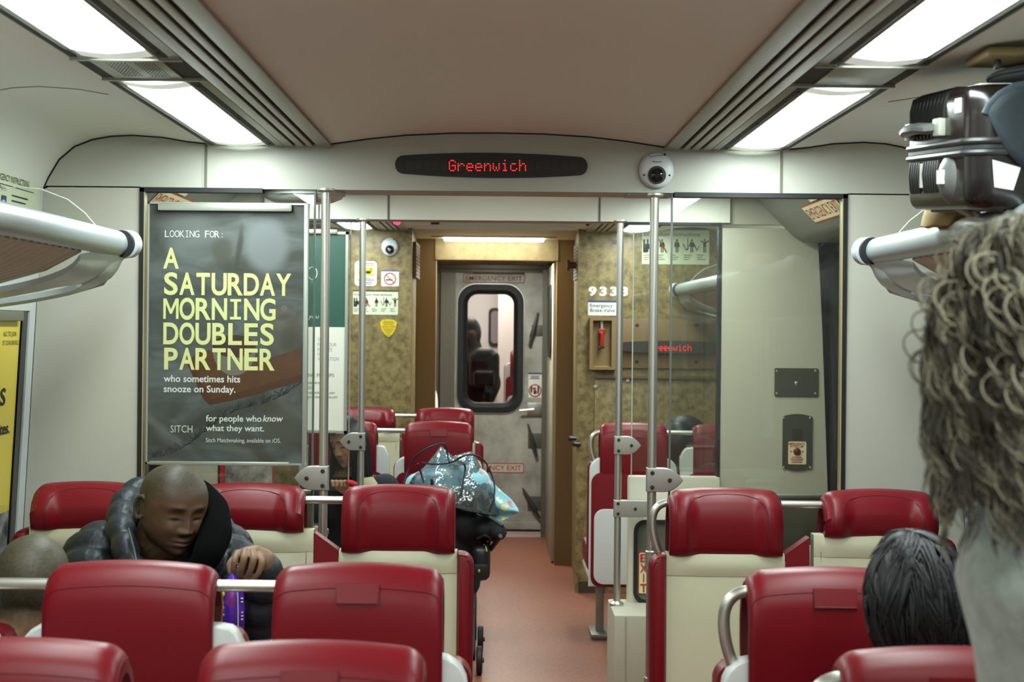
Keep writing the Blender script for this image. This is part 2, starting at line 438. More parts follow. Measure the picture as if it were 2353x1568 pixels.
# low beige partition base with its dark framed pane, aisle side of the right hand windscreen
a = P(1402, 1392, 6.75)
mb = MB(); mb.box((a.x, 6.52, 0), (a.x+.36, FAR+.06, a.z), .012)
mb.box((a.x+.045, 6.515, 0), (a.x+.048, 6.53, a.z-.004))
struct('wall_rear_base', mb, PILLM)
mb = MB(); mb.box((.585, FAR-.02, a.z-.01), (.985, FAR+.05, .98), .01); struct('wall_rear_lower', mb, mat('cream_pillar_paint', (214, 210, 190), .5))
pane = thing('escape_pane', 'small dark framed pane with a vertical EXIT sticker behind the near steel pole', 'window pane', (.72, FAR-.03, .35))
c0, c1 = P(1455, 1388, FAR-.03), P(1570, 1196, FAR-.03)
mb = MB(); o1 = rrect(c0.x, c0.z, c1.x, c1.z, .05, 6); i1 = rrect(c0.x+.016, c0.z+.016, c1.x-.016, c1.z-.016, .04, 6)
mb.loft([[Vector((x, FAR-.022, z)) for x, z in o1], [Vector((x, FAR-.036, z)) for x, z in o1], [Vector((x, FAR-.036, z)) for x, z in i1], [Vector((x, FAR-.024, z)) for x, z in i1]], True, False)
build('gasket', mb, BLACK, pane)
mb = MB(); mb.poly([Vector((x, FAR-.026, z)) for x, z in i1]); build('glass_panel', mb, mat('smoked_grey_glass', (96, 94, 84), .15, spec=.6), pane)
st = thing('exit_sticker', 'cream sticker with vertical red EXIT letters on the small dark framed pane', 'sign', P(1479, 1365, FAR-.04))
mb = MB(); c0, c1 = P(1466, 1366, FAR-.03), P(1500, 1269, FAR-.03)
mb.prism(rrect(c0.x, c0.z, c1.x, c1.z, .008), .002, 'y', FAR-.03); build('backing', mb, REDINK, st)
mb = MB(); mb.prism(rrect(c0.x+.004, c0.z+.004, c1.x-.004, c1.z-.004, .006), .0015, 'y', FAR-.0312); build('face', mb, CREAM, st)
mb = MB()
for ch, yb in (('E', 1294), ('X', 1317), ('I', 1340), ('T', 1363)):
    textpx(mb, ch, 1471 if ch != 'I' else 1474, 1487 if ch != 'I' else 1484, yb-2, yb-20, FAR-.0345, bold=.02)
build('lettering', mb, REDINK, st)

# ---------------------------------------------------------------- end of the car: brown bulkheads, passage, end door
ZC = EYE+.60
for sg, nm, xi in ((-1, 'left', .52), (1, 'right', .50)):
    mb = MB(); mb.box((min(sg*xi, sg*1.56), BULK, 0), (max(sg*xi, sg*1.56), BULK+.05, ZC+.02)); struct('wall_end_'+nm, mb, LAM)
    mb = MB(); mb.prism([(sg*xi, BULK), (sg*(xi+.03), 10.74), (sg*(xi+.1), 10.74), (sg*(xi+.08), BULK+.05)], ZC, 'z', 0); struct('wall_passage_'+nm, mb, LAM)
    mb = MB(); mb.box((min(sg*.412, sg*.58), 10.7, 0), (max(sg*.412, sg*.58), 10.78, ZC)); struct('wall_jamb_'+nm, mb, LAMD)
    mb = MB(); xa, xb_ = ((.425, .50) if sg > 0 else (.86, .93)); mb.box((min(sg*xa, sg*xb_), 10.78, 0), (max(sg*xa, sg*xb_), DOOR+.1, ZC)); struct('wall_lobby_'+nm, mb, LAMD)
mb = MB(); mb.box((-.42, 10.69, EYE+.452), (.42, 10.78, ZC)); struct('wall_jamb_header', mb, mat('pale_speckled_laminate', (164, 146, 104), .42, var=(18, (196, 180, 140), .22)))
mb = MB(); mb.box((-.86, 10.79, EYE+.475), (.42, DOOR+.1, EYE+.52)); struct('ceiling_lobby', mb, LAMD)
mb = MB(); mb.box((-.44, DOOR-.06, EYE+.44), (.44, DOOR+.02, EYE+.50), .004); mb.box((-.44, DOOR-.09, EYE+.415), (.42, DOOR-.01, EYE+.44), .004)
mb.box((.36, DOOR-.10, 0), (.43, DOOR+.05, EYE+.44)); mb.box((-.90, DOOR-.03, 0), (-.36, DOOR+.05, EYE+.48)); mb.box((-.43, DOOR-.08, 0), (-.36, DOOR+.05, EYE+.44)); mb.box((-.36, DOOR-.04, 0), (-.318, DOOR+.05, EYE+.42))
for kz in range(14): mb.lathe([(.006, 0), (.004, -.004)], (-.34, DOOR-.04, .15+kz*.14), 'y', 8)
struct('trim_30', mb, mat('dull_door_frame', (104, 100, 88), .4, .4))
# baseboards
for sg, nm, xi in ((-1, 'left', .54), (1, 'right', .52)):
    mb = MB(); mb.box((min(sg*xi, sg*(xi+.16)), BULK-.012, 0), (max(sg*xi, sg*(xi+.16)), BULK+.0, .07)); struct('baseboard_'+nm, mb, mat('brown_kick_strip', (70, 54, 40), .5))

# end door with window, decals, latches
ed = bpy.data.objects.new('door_3', None); C.objects.link(ed); ed.location = (0, DOOR, 0); ed['kind'] = 'structure'
dz = lambda y: P(1134, y, DOOR).z
wx0, wx1, wz0, wz1 = P(1063, 0, DOOR).x, P(1206, 0, DOOR).x, dz(945), dz(658)
mb = MB()
o1 = rrect(-.318, .06, .362, EYE+.415, .001, 6); i1 = rrect(wx0, wz0, wx1, wz1, .13, 6)
mb.loft([[Vector((x, DOOR, z)) for x, z in o1], [Vector((x, DOOR, z)) for x, z in i1]], True, False)
mb.loft([[Vector((x, DOOR, z)) for x, z in i1], [Vector((x, DOOR+.05, z)) for x, z in i1]], True, False)
mb.box((-.318, DOOR-.008, .05), (.362, DOOR, .11), .003)
build('door_leaf', mb, DOORM, ed)
mb = MB(); o2 = rrect(wx0-.012, wz0-.012, wx1+.012, wz1+.012, .14, 8); m2 = rrect(wx0+.03, wz0+.03, wx1-.03, wz1-.03, .11, 8); i2 = rrect(wx0+.062, wz0+.062, wx1-.062, wz1-.062, .08, 8)
mb.loft([[Vector((x, DOOR, z)) for x, z in o2], [Vector((x, DOOR-.022, z)) for x, z in o2], [Vector((x, DOOR-.026, z)) for x, z in m2], [Vector((x, DOOR-.004, z)) for x, z in i2], [Vector((x, DOOR+.09, z)) for x, z in i2]], True, False)
build('window_gasket', mb, BLACK, ed)
mb = MB(); mb.tube([(x, DOOR-.004, z) for x, z in rrect(wx0-.018, wz0-.018, wx1+.018, wz1+.018, .145, 8)], .006, 6, closed=True); build('window_ring', mb, ALU, ed)
mb = MB(); mb.poly([Vector((x, DOOR+.045, z)) for x, z in i2]); build('window_pane', mb, glassmat('door_glass', (214, 208, 206), .9, .02, 1.4), ed)
def latch(x0, y0, x1, y1, bx0, by0, bx1, by1):
    mb = MB(); rectpx(mb, bx0, by0, bx1, by1, DOOR-.001, .006, .002)
    b = build('latch_plate', mb, mat('latch_plate_grey', (92, 94, 88), .45, .4), ed)
    mb = MB(); p, q = P(x0, y0, DOOR-.03), P(x1, y1, DOOR-.03); m = p.lerp(q, .72)
    mb.tube([p, p.lerp(q, .3), m, m.lerp(q, .2), q], [.006, .014, .02, .013, .012], 8, flat=.7)
    mb.tube([m, m+Vector((0, .03, 0))], .012, 8)
    build('latch_lever', mb, mat('latch_grey', (74, 72, 68), .45, .5), b)
latch(1236, 718, 1217, 797, 1221, 747, 1250, 773); latch(1213, 975, 1233, 1050, 1213, 996, 1247, 1030); latch(1201, 1122, 1240, 1192, 1212, 1141, 1247, 1173)
mb = MB(); rectpx(mb, 1212, 926, 1250, 956, DOOR-.001, .02, .006); b = build('lock_plate', mb, ALU, ed)
mb = MB(); p, q = P(1226, 941, DOOR-.06), P(1194, 944, DOOR-.06); mb.tube([p+Vector((0, .05, 0)), p, q], .009, 8); build('door_handle', mb, STEEL, b)
def decal(px0, py0, px1, py1, d, txt, parent, ghost=False, x0=None):
    fr = mat('faded_red_ink', (142, 84, 66), .6) if ghost else REDINK
    a, b = P(px0, py1, d), P(px1, py0, d)
    mb = MB(); o = rrect(a.x, a.z, b.x, b.z, .012); i = rrect(a.x+.006, a.z+.006, b.x-.006, b.z-.006, .009)
    mb.loft([[Vector((x, d-.001, z)) for x, z in o], [Vector((x, d-.001, z)) for x, z in i]], True, False)
    text(mb, txt, (a.x+.02, d-.001, a.z+(b.z-a.z)*.26), (1,0,0), (0,0,1), b.x-a.x-.04, (b.z-a.z)*.5, bold=.012)
    return build('exit_decal', mb, fr, parent)
decal(1064, 630, 1206, 650, DOOR-.002, 'EMERGENCY EXIT', ed, True)
mb = MB(); rectpx(mb, 1061, 1066, 1203, 1085, DOOR, .0012); build('decal_backing', mb, mat('pale_decal', (192, 190, 176), .5), ed)
decal(1060, 1065, 1204, 1086, DOOR-.002, 'EMERGENCY EXIT', ed)
mb = MB(); rectpx(mb, 1214, 857, 1245, 914, DOOR, .0015); s = build('warning_sticker', mb, PAPER, ed)
mb = MB(); rectpx(mb, 1214, 857, 1245, 860.5, DOOR-.002, .001)
build('sticker_stripe', mb, BLUEI, s)
mb = MB()
for yy, w_ in ((864, 22), (867, 18), (870, 24)): rectpx(mb, 1229-w_/2, yy, 1229+w_/2, yy+1.3, DOOR-.002, .001)
for xx in (1221, 1237): rectpx(mb, xx-2, 888, xx+2, 903, DOOR-.002, .001)
mb.ell(P(1229, 893, DOOR-.002), (.008, .001, .008)); rectpx(mb, 1226, 896, 1232, 906, DOOR-.002, .001)
build('sticker_print', mb, INK, s)
mb = MB(); c = P(1229.5, 898, DOOR-.003); R = 13.5*DOOR/F
mb.tube([c+Vector((R*cos(t*pi/14), 0, R*sin(t*pi/14))) for t in range(28)], .0045, 6, closed=True); mb.tube([c+Vector((-R*.7, 0, R*.7)), c+Vector((R*.7, 0, -R*.7))], .004, 6)
build('prohibition_ring', mb, REDINK, s)
# shoulder of door closer and edge bar
mb = MB(); a, b = P(1088, 624, DOOR-.05), P(1205, 630, DOOR-.05); mb.box((a.x, DOOR-.045, b.z), (b.x, DOOR-.005, a.z), .004); build('door_closer', mb, mat('dull_door_frame', (104, 100, 88), .4, .4), ed)

# ---------------------------------------------------------------- next car, seen through the door glass
NX = 13.6
mb = MB(); mb.box((-1.3, 16.2, 0), (1.3, 16.25, 2.5)); struct('wall_next_car_end', mb, WALLM)
mb = MB(); mb.box((-1.3, NX, -.05), (1.3, 16.25, .27)); struct('floor_next_car', mb, FLOORM)
mb = MB(); mb.box((-1.3, NX, 2.3), (1.3, 16.25, 2.36)); struct('ceiling_next_car', mb, COVEM)
for sg, nm in ((-1, 'left'), (1, 'right')):
    mb = MB(); mb.box((sg*1.3-.03, NX, 0), (sg*1.3+.03, 16.2, 2.35)); struct('wall_next_car_'+nm, mb, WALLM)
mb = MB(); mb.box((.02, 15.7, 0), (.9, 15.76, 2.3)); struct('wall_next_car_screen', mb, mat('pale_screen_panel', (216, 214, 212), .5))
mb = MB(); mb.box((-.42, 14.2, 2.272), (.25, 15.6, 2.30)); 
lp = tag(build('ceiling_light', mb, mat('next_car_lamp', (255, 250, 240), .5, emit=((255, 248, 236), 16.0))), 'bright ceiling lamp in the next car seen through the end door glass', 'ceiling light')
nd = thing('carriage_door', 'pale inner door with a dark rounded pane at the end of the next car', 'door', (-.05, 16.15, 0))
mb = MB(); mb.box((-.42, 16.14, 0), (.3, 16.19, 2.1), .01); build('leaf', mb, mat('pale_door_paint', (206, 206, 204), .5), nd)
c0, c1 = P(1122, 796, 16.1), P(1152, 708, 16.1)
mb = MB(); mb.prism(rrect(c0.x, c0.z, c1.x, c1.z, .05), .02, 'y', 16.115); build('pane_gasket', mb, BLACK, nd)
mb = MB(); mb.prism(rrect(c0.x+.025, c0.z+.03, c1.x-.02, c1.z-.03, .04), .01, 'y', 16.108); build('pane', mb, mat('grey_lilac_glass', (150, 142, 148), .2), nd)

# ---------------------------------------------------------------- lights and air diffusers in the ceiling
EM = mat('lamp_diffuser', (255, 255, 255), .5, emit=((238, 253, 250), LAMP))
DIFR = mat('light_fixture_grey', (150, 154, 142), .4, .3)
def light_panel(sg, ya, yb, label):
    t = thing('ceiling_light', label, 'ceiling light', (sg*.83, (ya+yb)/2, EYE+.56), group='ceiling light panels')
    z = EYE+.588
    mb = MB()
    for x0, x1 in ((.700, .752), (.914, .948)): mb.box((min(sg*x0, sg*x1), ya, z-.004), (max(sg*x0, sg*x1), yb, z+.02), .003)
    for ye in (ya, yb-.03): mb.box((min(sg*.70, sg*.948), ye, z-.005), (max(sg*.70, sg*.948), ye+.03, z+.02), .003)
    mb.tube([(sg*.748, ya+.01, z-.006), (sg*.748, yb-.01, z-.006)], .004, 6)
    build('frame', mb, DIFR, t)
    for xa_, xb_ in ((.725, .740), (.925, .94)):
        mb = MB(); mb.box((min(sg*xa_, sg*xb_), ya+.02, z-.006), (max(sg*xa_, sg*xb_), yb-.02, z-.003)); build('slot', mb, mat('shadow_slot', (54, 54, 46), .8), t)
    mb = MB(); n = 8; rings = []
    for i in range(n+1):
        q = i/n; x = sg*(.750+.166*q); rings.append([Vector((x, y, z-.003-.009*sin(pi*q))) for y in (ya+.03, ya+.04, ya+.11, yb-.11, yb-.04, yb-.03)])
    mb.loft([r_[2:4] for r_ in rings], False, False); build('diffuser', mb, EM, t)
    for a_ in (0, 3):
        mb = MB(); mb.loft([r_[a_:a_+3] for r_ in rings], False, False); build('diffuser_end', mb, mat('opal_end_glow', (222, 226, 220), .3, emit=((246, 255, 240), .4)), t)  # weak emission imitates the lamp glow fading towards the ends
    for f_ in (.06, .5, .94):
        mb = MB(); mb.lathe([(.005, 0), (.004, -.004)], (sg*.735, ya+(yb-ya)*f_, z-.005), 'z', 8); build('catch', mb, DARKM, t)
yy = [(3.755, 5.125), (2.09, 3.46), (.42, 1.80), (-1.25, .13), (-2.55, -1.54)]
where = ['nearest the destination sign header', 'next after the speaker gap towards the viewer', 'above the rows behind the camera', 'further back along the car', 'at the back of the car']
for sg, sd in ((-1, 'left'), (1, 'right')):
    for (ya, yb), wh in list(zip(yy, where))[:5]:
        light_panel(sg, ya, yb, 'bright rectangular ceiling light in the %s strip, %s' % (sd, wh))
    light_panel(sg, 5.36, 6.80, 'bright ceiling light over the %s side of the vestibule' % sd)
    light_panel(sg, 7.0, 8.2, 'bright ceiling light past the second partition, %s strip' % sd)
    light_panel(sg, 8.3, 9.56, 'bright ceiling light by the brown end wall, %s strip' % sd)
    # speaker / access panels in the gaps
    for i, (ya, yb) in enumerate(((3.46, 3.755), (1.80, 2.09), (.13, .42), (-1.54, -1.25))):
        if i > 0: continue
        t = thing('speaker_panel', 'grey %s between the two light panels of the %s ceiling strip' % ('perforated speaker plate' if sg < 0 else 'plain metal plate', sd), 'speaker' if sg < 0 else 'panel', (sg*.83, (ya+yb)/2, EYE+.57))
        z = EYE+.587
        mb = MB(); mb.box((min(sg*.70, sg*.948), ya, z), (max(sg*.70, sg*.948), yb, z+.02)); build('housing', mb, mat('shadow_slot', (54, 54, 46), .8), t)
        mb = MB(); mb.box((min(sg*.752, sg*.914), ya+.015, z-.004), (max(sg*.752, sg*.914), yb-.015, z+.005), .002)
        mb.box((min(sg*.70, sg*.948), ya-.002, z-.008), (max(sg*.70, sg*.948), ya+.012, z+.002)); mb.box((min(sg*.70, sg*.948), yb-.012, z-.008), (max(sg*.70, sg*.948), yb+.002, z+.002))
        pl = build('plate', mb, mat('speaker_plate', (150, 152, 140), .35, .6), t)
        if sg < 0:
            mb = MB()
            for a_ in range(14):
                for b_ in range(9):
                    x = -.775-.105*a_/13
                    if abs(x+.828) < .011: continue
                    mb.lathe([(.0022, 0), (.002, -.001)], (x, ya+.06+.17*b_/8, z-.0042), 'z', 5)
            build('perforation', mb, DARKM, pl)
    # air diffuser strip: ribs with dark slots between
    for ya, yb, wh in ((Y0, NEAR-.005, 'in front of the destination sign'), (NEAR+.21, BULK-.01, 'past the destination sign')):
        t = thing('air_diffuser', 'long slotted grey air diffuser along the ceiling, %s side, %s' % (sd, wh), 'air vent', (sg*.62, (ya+yb)/2, EYE+.57))
        mb = MB(); z = EYE+.592
        mb.box((min(sg*.548, sg*.70), ya, z-.002), (max(sg*.548, sg*.698), yb, z+.03)); build('backing', mb, mat('air_slot_black', (20, 20, 18), .9), t)
        for x0, x1, dz_ in ((.545, .592, .000), (.603, .622, .002), (.632, .656, .002), (.668, .698, .001)):
            mb = MB(); mb.box((min(sg*x0, sg*x1), ya, z-dz_-.008), (max(sg*x0, sg*x1), yb, z), .003); build('vane', mb, mat('air_vane_grey', (150, 146, 128), .42, .25), t)
        mb = MB(); mb.box((min(sg*.545, sg*.698), yb-.018, z-.012), (max(sg*.545, sg*.698), yb, z+.01), .002); build('end_strip', mb, DIFR, t)

# ---------------------------------------------------------------- things on the near header
# destination sign
ds = thing('destination_sign', 'long black oval display with red dot-matrix word Greenwich on the near header', 'electronic sign', P(1129, 408, NEAR-.01))
def sign_body(xc, zc, W, H, y, parent, dep=.012):
    n = 24; up = []
    for i in range(n+1):
        t = -1+2*i/n; up.append((xc+t*(W/2-H*.32), zc+H/2*(1-.27*t*t)))
    dn = [(x, 2*zc-z) for x, z in up[::-1]]
    r_ = H/2*.73; cxr = xc+W/2-H*.32; rightc = [(cxr+(H*.32)*sin(a), zc+r_*cos(a)) for a in [pi*k/10 for k in range(1, 10)]]
    leftc = [(2*xc-x, 2*zc-z) for x, z in rightc]
    poly = up+rightc+dn+leftc
    mb = MB(); mb.loft([[Vector((x, y+dep, z)) for x, z in poly], [Vector((x, y, z)) for x, z in poly]], True, True)
    return mb
c = P(1129, 380.5, NEAR)
build('housing', sign_body(c.x, c.z, 442*NEAR/F, 57*NEAR/F, NEAR-.008, ds), mat('sign_black', (24, 22, 20), .35), ds)
FONT57 = {'G': ["01110","10001","10000","10111","10001","10001","01110"], 'r': ["00000","00000","10110","11001","10000","10000","10000"],
 'e': ["00000","00000","01110","10001","11111","10000","01110"], 'n': ["00000","00000","10110","11001","10001","10001","10001"],
 'w': ["00000","00000","10001","10001","10101","10101","01010"], 'i': ["00100","00000","01100","00100","00100","00100","01110"],
 'c': ["00000","00000","01110","10000","10000","10001","01110"], 'h': ["10000","10000","10110","11001","10001","10001","10001"]}
def dots(word, px0, px1, py0, py1, d, parent, cells=None):
    n = len(word); cw = (px1-px0)/(n-.17); dx = cw/6.0; dy = (py1-py0)/7.0
    mb = MB(); r_ = min(dx, dy)*.42*d/F
    for i, ch in enumerate(word):
        for rr in range(7):
            for cc in range(5):
                if FONT57[ch][rr][cc] == '1':
                    p = P(px0+i*cw+(cc+.5)*dx, py0+(rr+.5)*dy, d); mb.lathe([(r_, 0), (r_*.8, -.0006)], p, 'y', 7)
    build('lit_dots', mb, mat('red_led', (255, 30, 30), .4, emit=((255, 40, 44), 2.6)), parent)
mb = MB()
for i in range(20):
    if 5 <= i < 14: pass
    x0 = 934+i*19.7; rectpx(mb, x0, 369, x0+16.5, 392, NEAR-.0082, .0006)
build('dot_modules', mb, mat('led_module', (42, 38, 32), .5, bump=(900, .3)), ds)
dots('Greenwich', 1031, 1209, 367, 394, NEAR-.0095, ds)
# cameras
def dome_camera(px, py, R, d, label):
    t = thing('security_camera', label, 'security camera', P(px, py, d))
    c = P(px, py, d-.004); r = R*d/F
    mb = MB(); n = 36; prof = [(1.0, 0), (.99, -.12), (.93, -.26), (.80, -.36), (.6, -.42), (.3, -.45), (.0, -.46)]
    rings = []
    for q, h in prof: rings.append([c+Vector((r*q*cos(2*pi*k/n), r*h, r*q*1.06*sin(2*pi*k/n))) for k in range(n)])
    mb.loft(rings, True, True); build('housing', mb, mat('camera_white', (206, 210, 212), .35), t)
    mb = MB(); mb.lathe([(r*.50, -.40*r), (r*.52, -.47*r), (r*.46, -.52*r), (r*.42, -.50*r)], c+Vector((0, 0, -r*.30)), 'y', 28); build('lens_ring', mb, mat('camera_ring_grey', (70, 72, 74), .5), t)
    mb = MB(); mb.ell(c+Vector((0, -r*.46, -r*.30)), (r*.44, r*.40, r*.44)); dm = build('dome', mb, mat('smoked_dome', (16, 18, 20), .06, spec=.8), t)
    mb = MB(); mb.tube([c+Vector((0, -r*.8, -r*.36)), c+Vector((0, -r*.9, -r*.36))], r*.16, 12); build('lens', mb, mat('lens_glass', (14, 15, 17), .1), dm)
    for sx, sz in ((-.72, -.3), (.72, -.3), (.45, .88)):
        mb = MB(); mb.lathe([(r*.07, -.34*r), (r*.05, -.40*r)], c+Vector((sx*r, -.0, sz*r)), 'y', 8); build('screw', mb, DARKM, t)
    mb = MB(); text(mb, 'Panasonic', c+Vector((-r*.26, -r*.445, r*.42)), (1,0,0), (0,-.2,1), r*.52, r*.09, bold=.01); build('lettering', mb, INK, t)
    mb = MB(); mb.tube([c+Vector((-.5*r, -.36*r, .86*r)), c+Vector((-.4*r, -.40*r, .74*r)), c+Vector((0, -.42*r, .80*r)), c+Vector((.3*r, -.41*r, .84*r))], r*.012, 5); build('cover_joint', mb, DARKM, t)
    return t
dome_camera(1508, 392, 40, NEAR, 'white dome security camera with dark lens on the near header beside the destination sign')
dome_camera(896, 568, 20, BULK, 'small white dome camera high on the brown end wall above the no smoking sign')
# oval lamp below the header
t = thing('ceiling_lamp', 'white shallow oval lamp dome under the near header above the first poster', 'lamp', P(696, 440, NEAR+.11))
a, b = P(600, 440, NEAR+.1), P(795, 440, NEAR+.1); xc, wv = (a.x+b.x)/2, (b.x-a.x)/2
mb = MB(); mb.lathe([(wv*1.0, 0), (wv*1.0, -.012), (wv*.96, -.015)], (xc, NEAR+.10, ZB+.001), 'z', 40, Matrix.Diagonal((1, .62, 1))); build('rim', mb, SHELL, t)
mb = MB(); mb.lathe([(wv*.95, -.014), (wv*.9, -.024), (wv*.7, -.036), (wv*.4, -.041), (.001, -.043)], (xc, NEAR+.10, ZB+.001), 'z', 40, Matrix.Diagonal((1, .62, 1))); build('dome', mb, mat('milk_lens', (224, 226, 220), .25), t)
t = thing('hatch_cover', 'small cream cover plate under the near header at the pole below the dome camera', 'cover plate', P(1490, 442, NEAR+.1))
mb = MB(); a, b = P(1440, 442, NEAR+.05), P(1545, 442, NEAR+.05); mb.box((a.x, NEAR+.02, ZB-.006), (b.x, NEAR+.16, ZB+.003), .003); build('plate', mb, BEAMM, t)

# ---------------------------------------------------------------- poles with glass clamps
def pole(px, pyr, d, zb, zt, label, clamps, collars=()):
    x = P(px, pyr, d).x
    t = thing('grab_pole', label, 'grab pole', (x, d, zb), group='steel grab poles')
    mb = MB(); mb.tube([(x, d, zb), (x, d, zt)], .0148, 20); build('pole', mb, STEEL, t)
    mb = MB(); mb.lathe([(.03, 0), (.03, -.006), (.02, -.012)], (x, d, zt), 'z', 20); build('flange', mb, STEEL, t)
    mb = MB(); mb.lathe([(.03, 0), (.03, .01), (.02, .02)], (x, d, zb), 'z', 20); build('flange', mb, STEEL, t)
    for (cx0, cy0, cx1, cy1, sg, sq) in clamps:
        a, b = P(cx0, cy1, d), P(cx1, cy0, d)
        zc, h = (a.z+b.z)/2, (b.z-a.z)
        xa = x-sg*.018; xe = b.x if sg > 0 else a.x; L = abs(xe-xa)
        poly = [(xa, zc-h/2), (xa, zc+h/2)]
        n = 12; top = [(xa+sg*L*q, zc+h/2*((1-max(0, (q-.45)/.55)**2.4) if not sq else 1)) for q in [i/n for i in range(1, n+1)]]
        poly = [(xa, zc+h/2)]+top+[(X, 2*zc-Z) for X, Z in top[::-1] if True]+[(xa, zc-h/2)]
        pp = []
        for p_ in poly:
            if not pp or (abs(p_[0]-pp[-1][0])+abs(p_[1]-pp[-1][1])) > 1e-5: pp.append(p_)
        mb = MB(); mb.prism(pp, .036, 'y', d-.018, .004); cl = build('glass_clamp', mb, mat('clamp_grey', (176, 174, 166), .4, .75), t)
        for sx, sz in ((sg*.012, h*.30), (sg*.012, -h*.30), (sg*L*.58, 0)):
            mb = MB(); mb.lathe([(.007, .0), (.007, -.003), (.004, -.0035)], (xa+sx+sg*.006, d-.018, zc+sz), 'y', 10); build('screw', mb, DARKM, cl)
    for cy0, cy1 in collars:
        a, b = P(px, cy1, d), P(px, cy0, d); mb = MB(); mb.lathe([(.0165, a.z-b.z), (.0195, a.z-b.z+.004), (.0195, -.004), (.0165, 0)], (x, d, b.z), 'z', 20); build('collar', mb, mat('clamp_grey', (176, 174, 166), .4, .75), t)
PN = NEAR-.03
pole(746, 750, PN, 0, ZB, 'steel grab pole with rounded clamp next to the first poster', [(677, 1071, 757, 1126, -1, False)])
pole(1501, 750, PN, 0, ZB-.006, 'steel grab pole with rounded clamp below the dome camera on the header', [(1488, 1076, 1569, 1130, 1, False)], [(1265, 1311), (1555, 1572)])
pole(832, 750, FAR-.03, 0, ZF, 'thinner steel pole in front of the evacuation notice beside the green poster', [(781, 995, 838, 1035, -1, False)])
zb = P(1415, 1392, FAR-.1).z
pole(1423.5, 750, FAR-.1, zb, ZF, 'thinner steel pole with two clamps standing on the low cream base', [(1413, 1003, 1473, 1044, 1, False), (1411, 1150, 1489, 1188, 1, True)], [(1383, 1396)])

mb = MB(); mb.box((-.25, 10.82, EYE+.468), (.25, 11.0, EYE+.476), .003); tag(build('lobby_fill_lamp', mb, mat('lobby_lamp', (255, 255, 246), .5, emit=((250, 254, 244), 110.0))), 'unseen flat fill lamp added in the low lobby ceiling to light the end door', 'lamp')  # added out of sight so that the end door gets enough light
t = thing('passage_door', 'pale open door leaf with a dark pane folded flat beside the end door', 'door', (.40, 11.4, 0))
mb = MB(); mb.box((.392, 10.80, .01), (.424, 12.05, EYE+.44), .004); build('leaf', mb, mat('pale_door_edge', (170, 166, 146), .45), t)
mb = MB(); pts = rrect(11.0, EYE-.22, 11.6, EYE+.30, .12, 6); mb.prism(pts, -.012, 'x', .392, .0); build('pane', mb, BLACK, t)

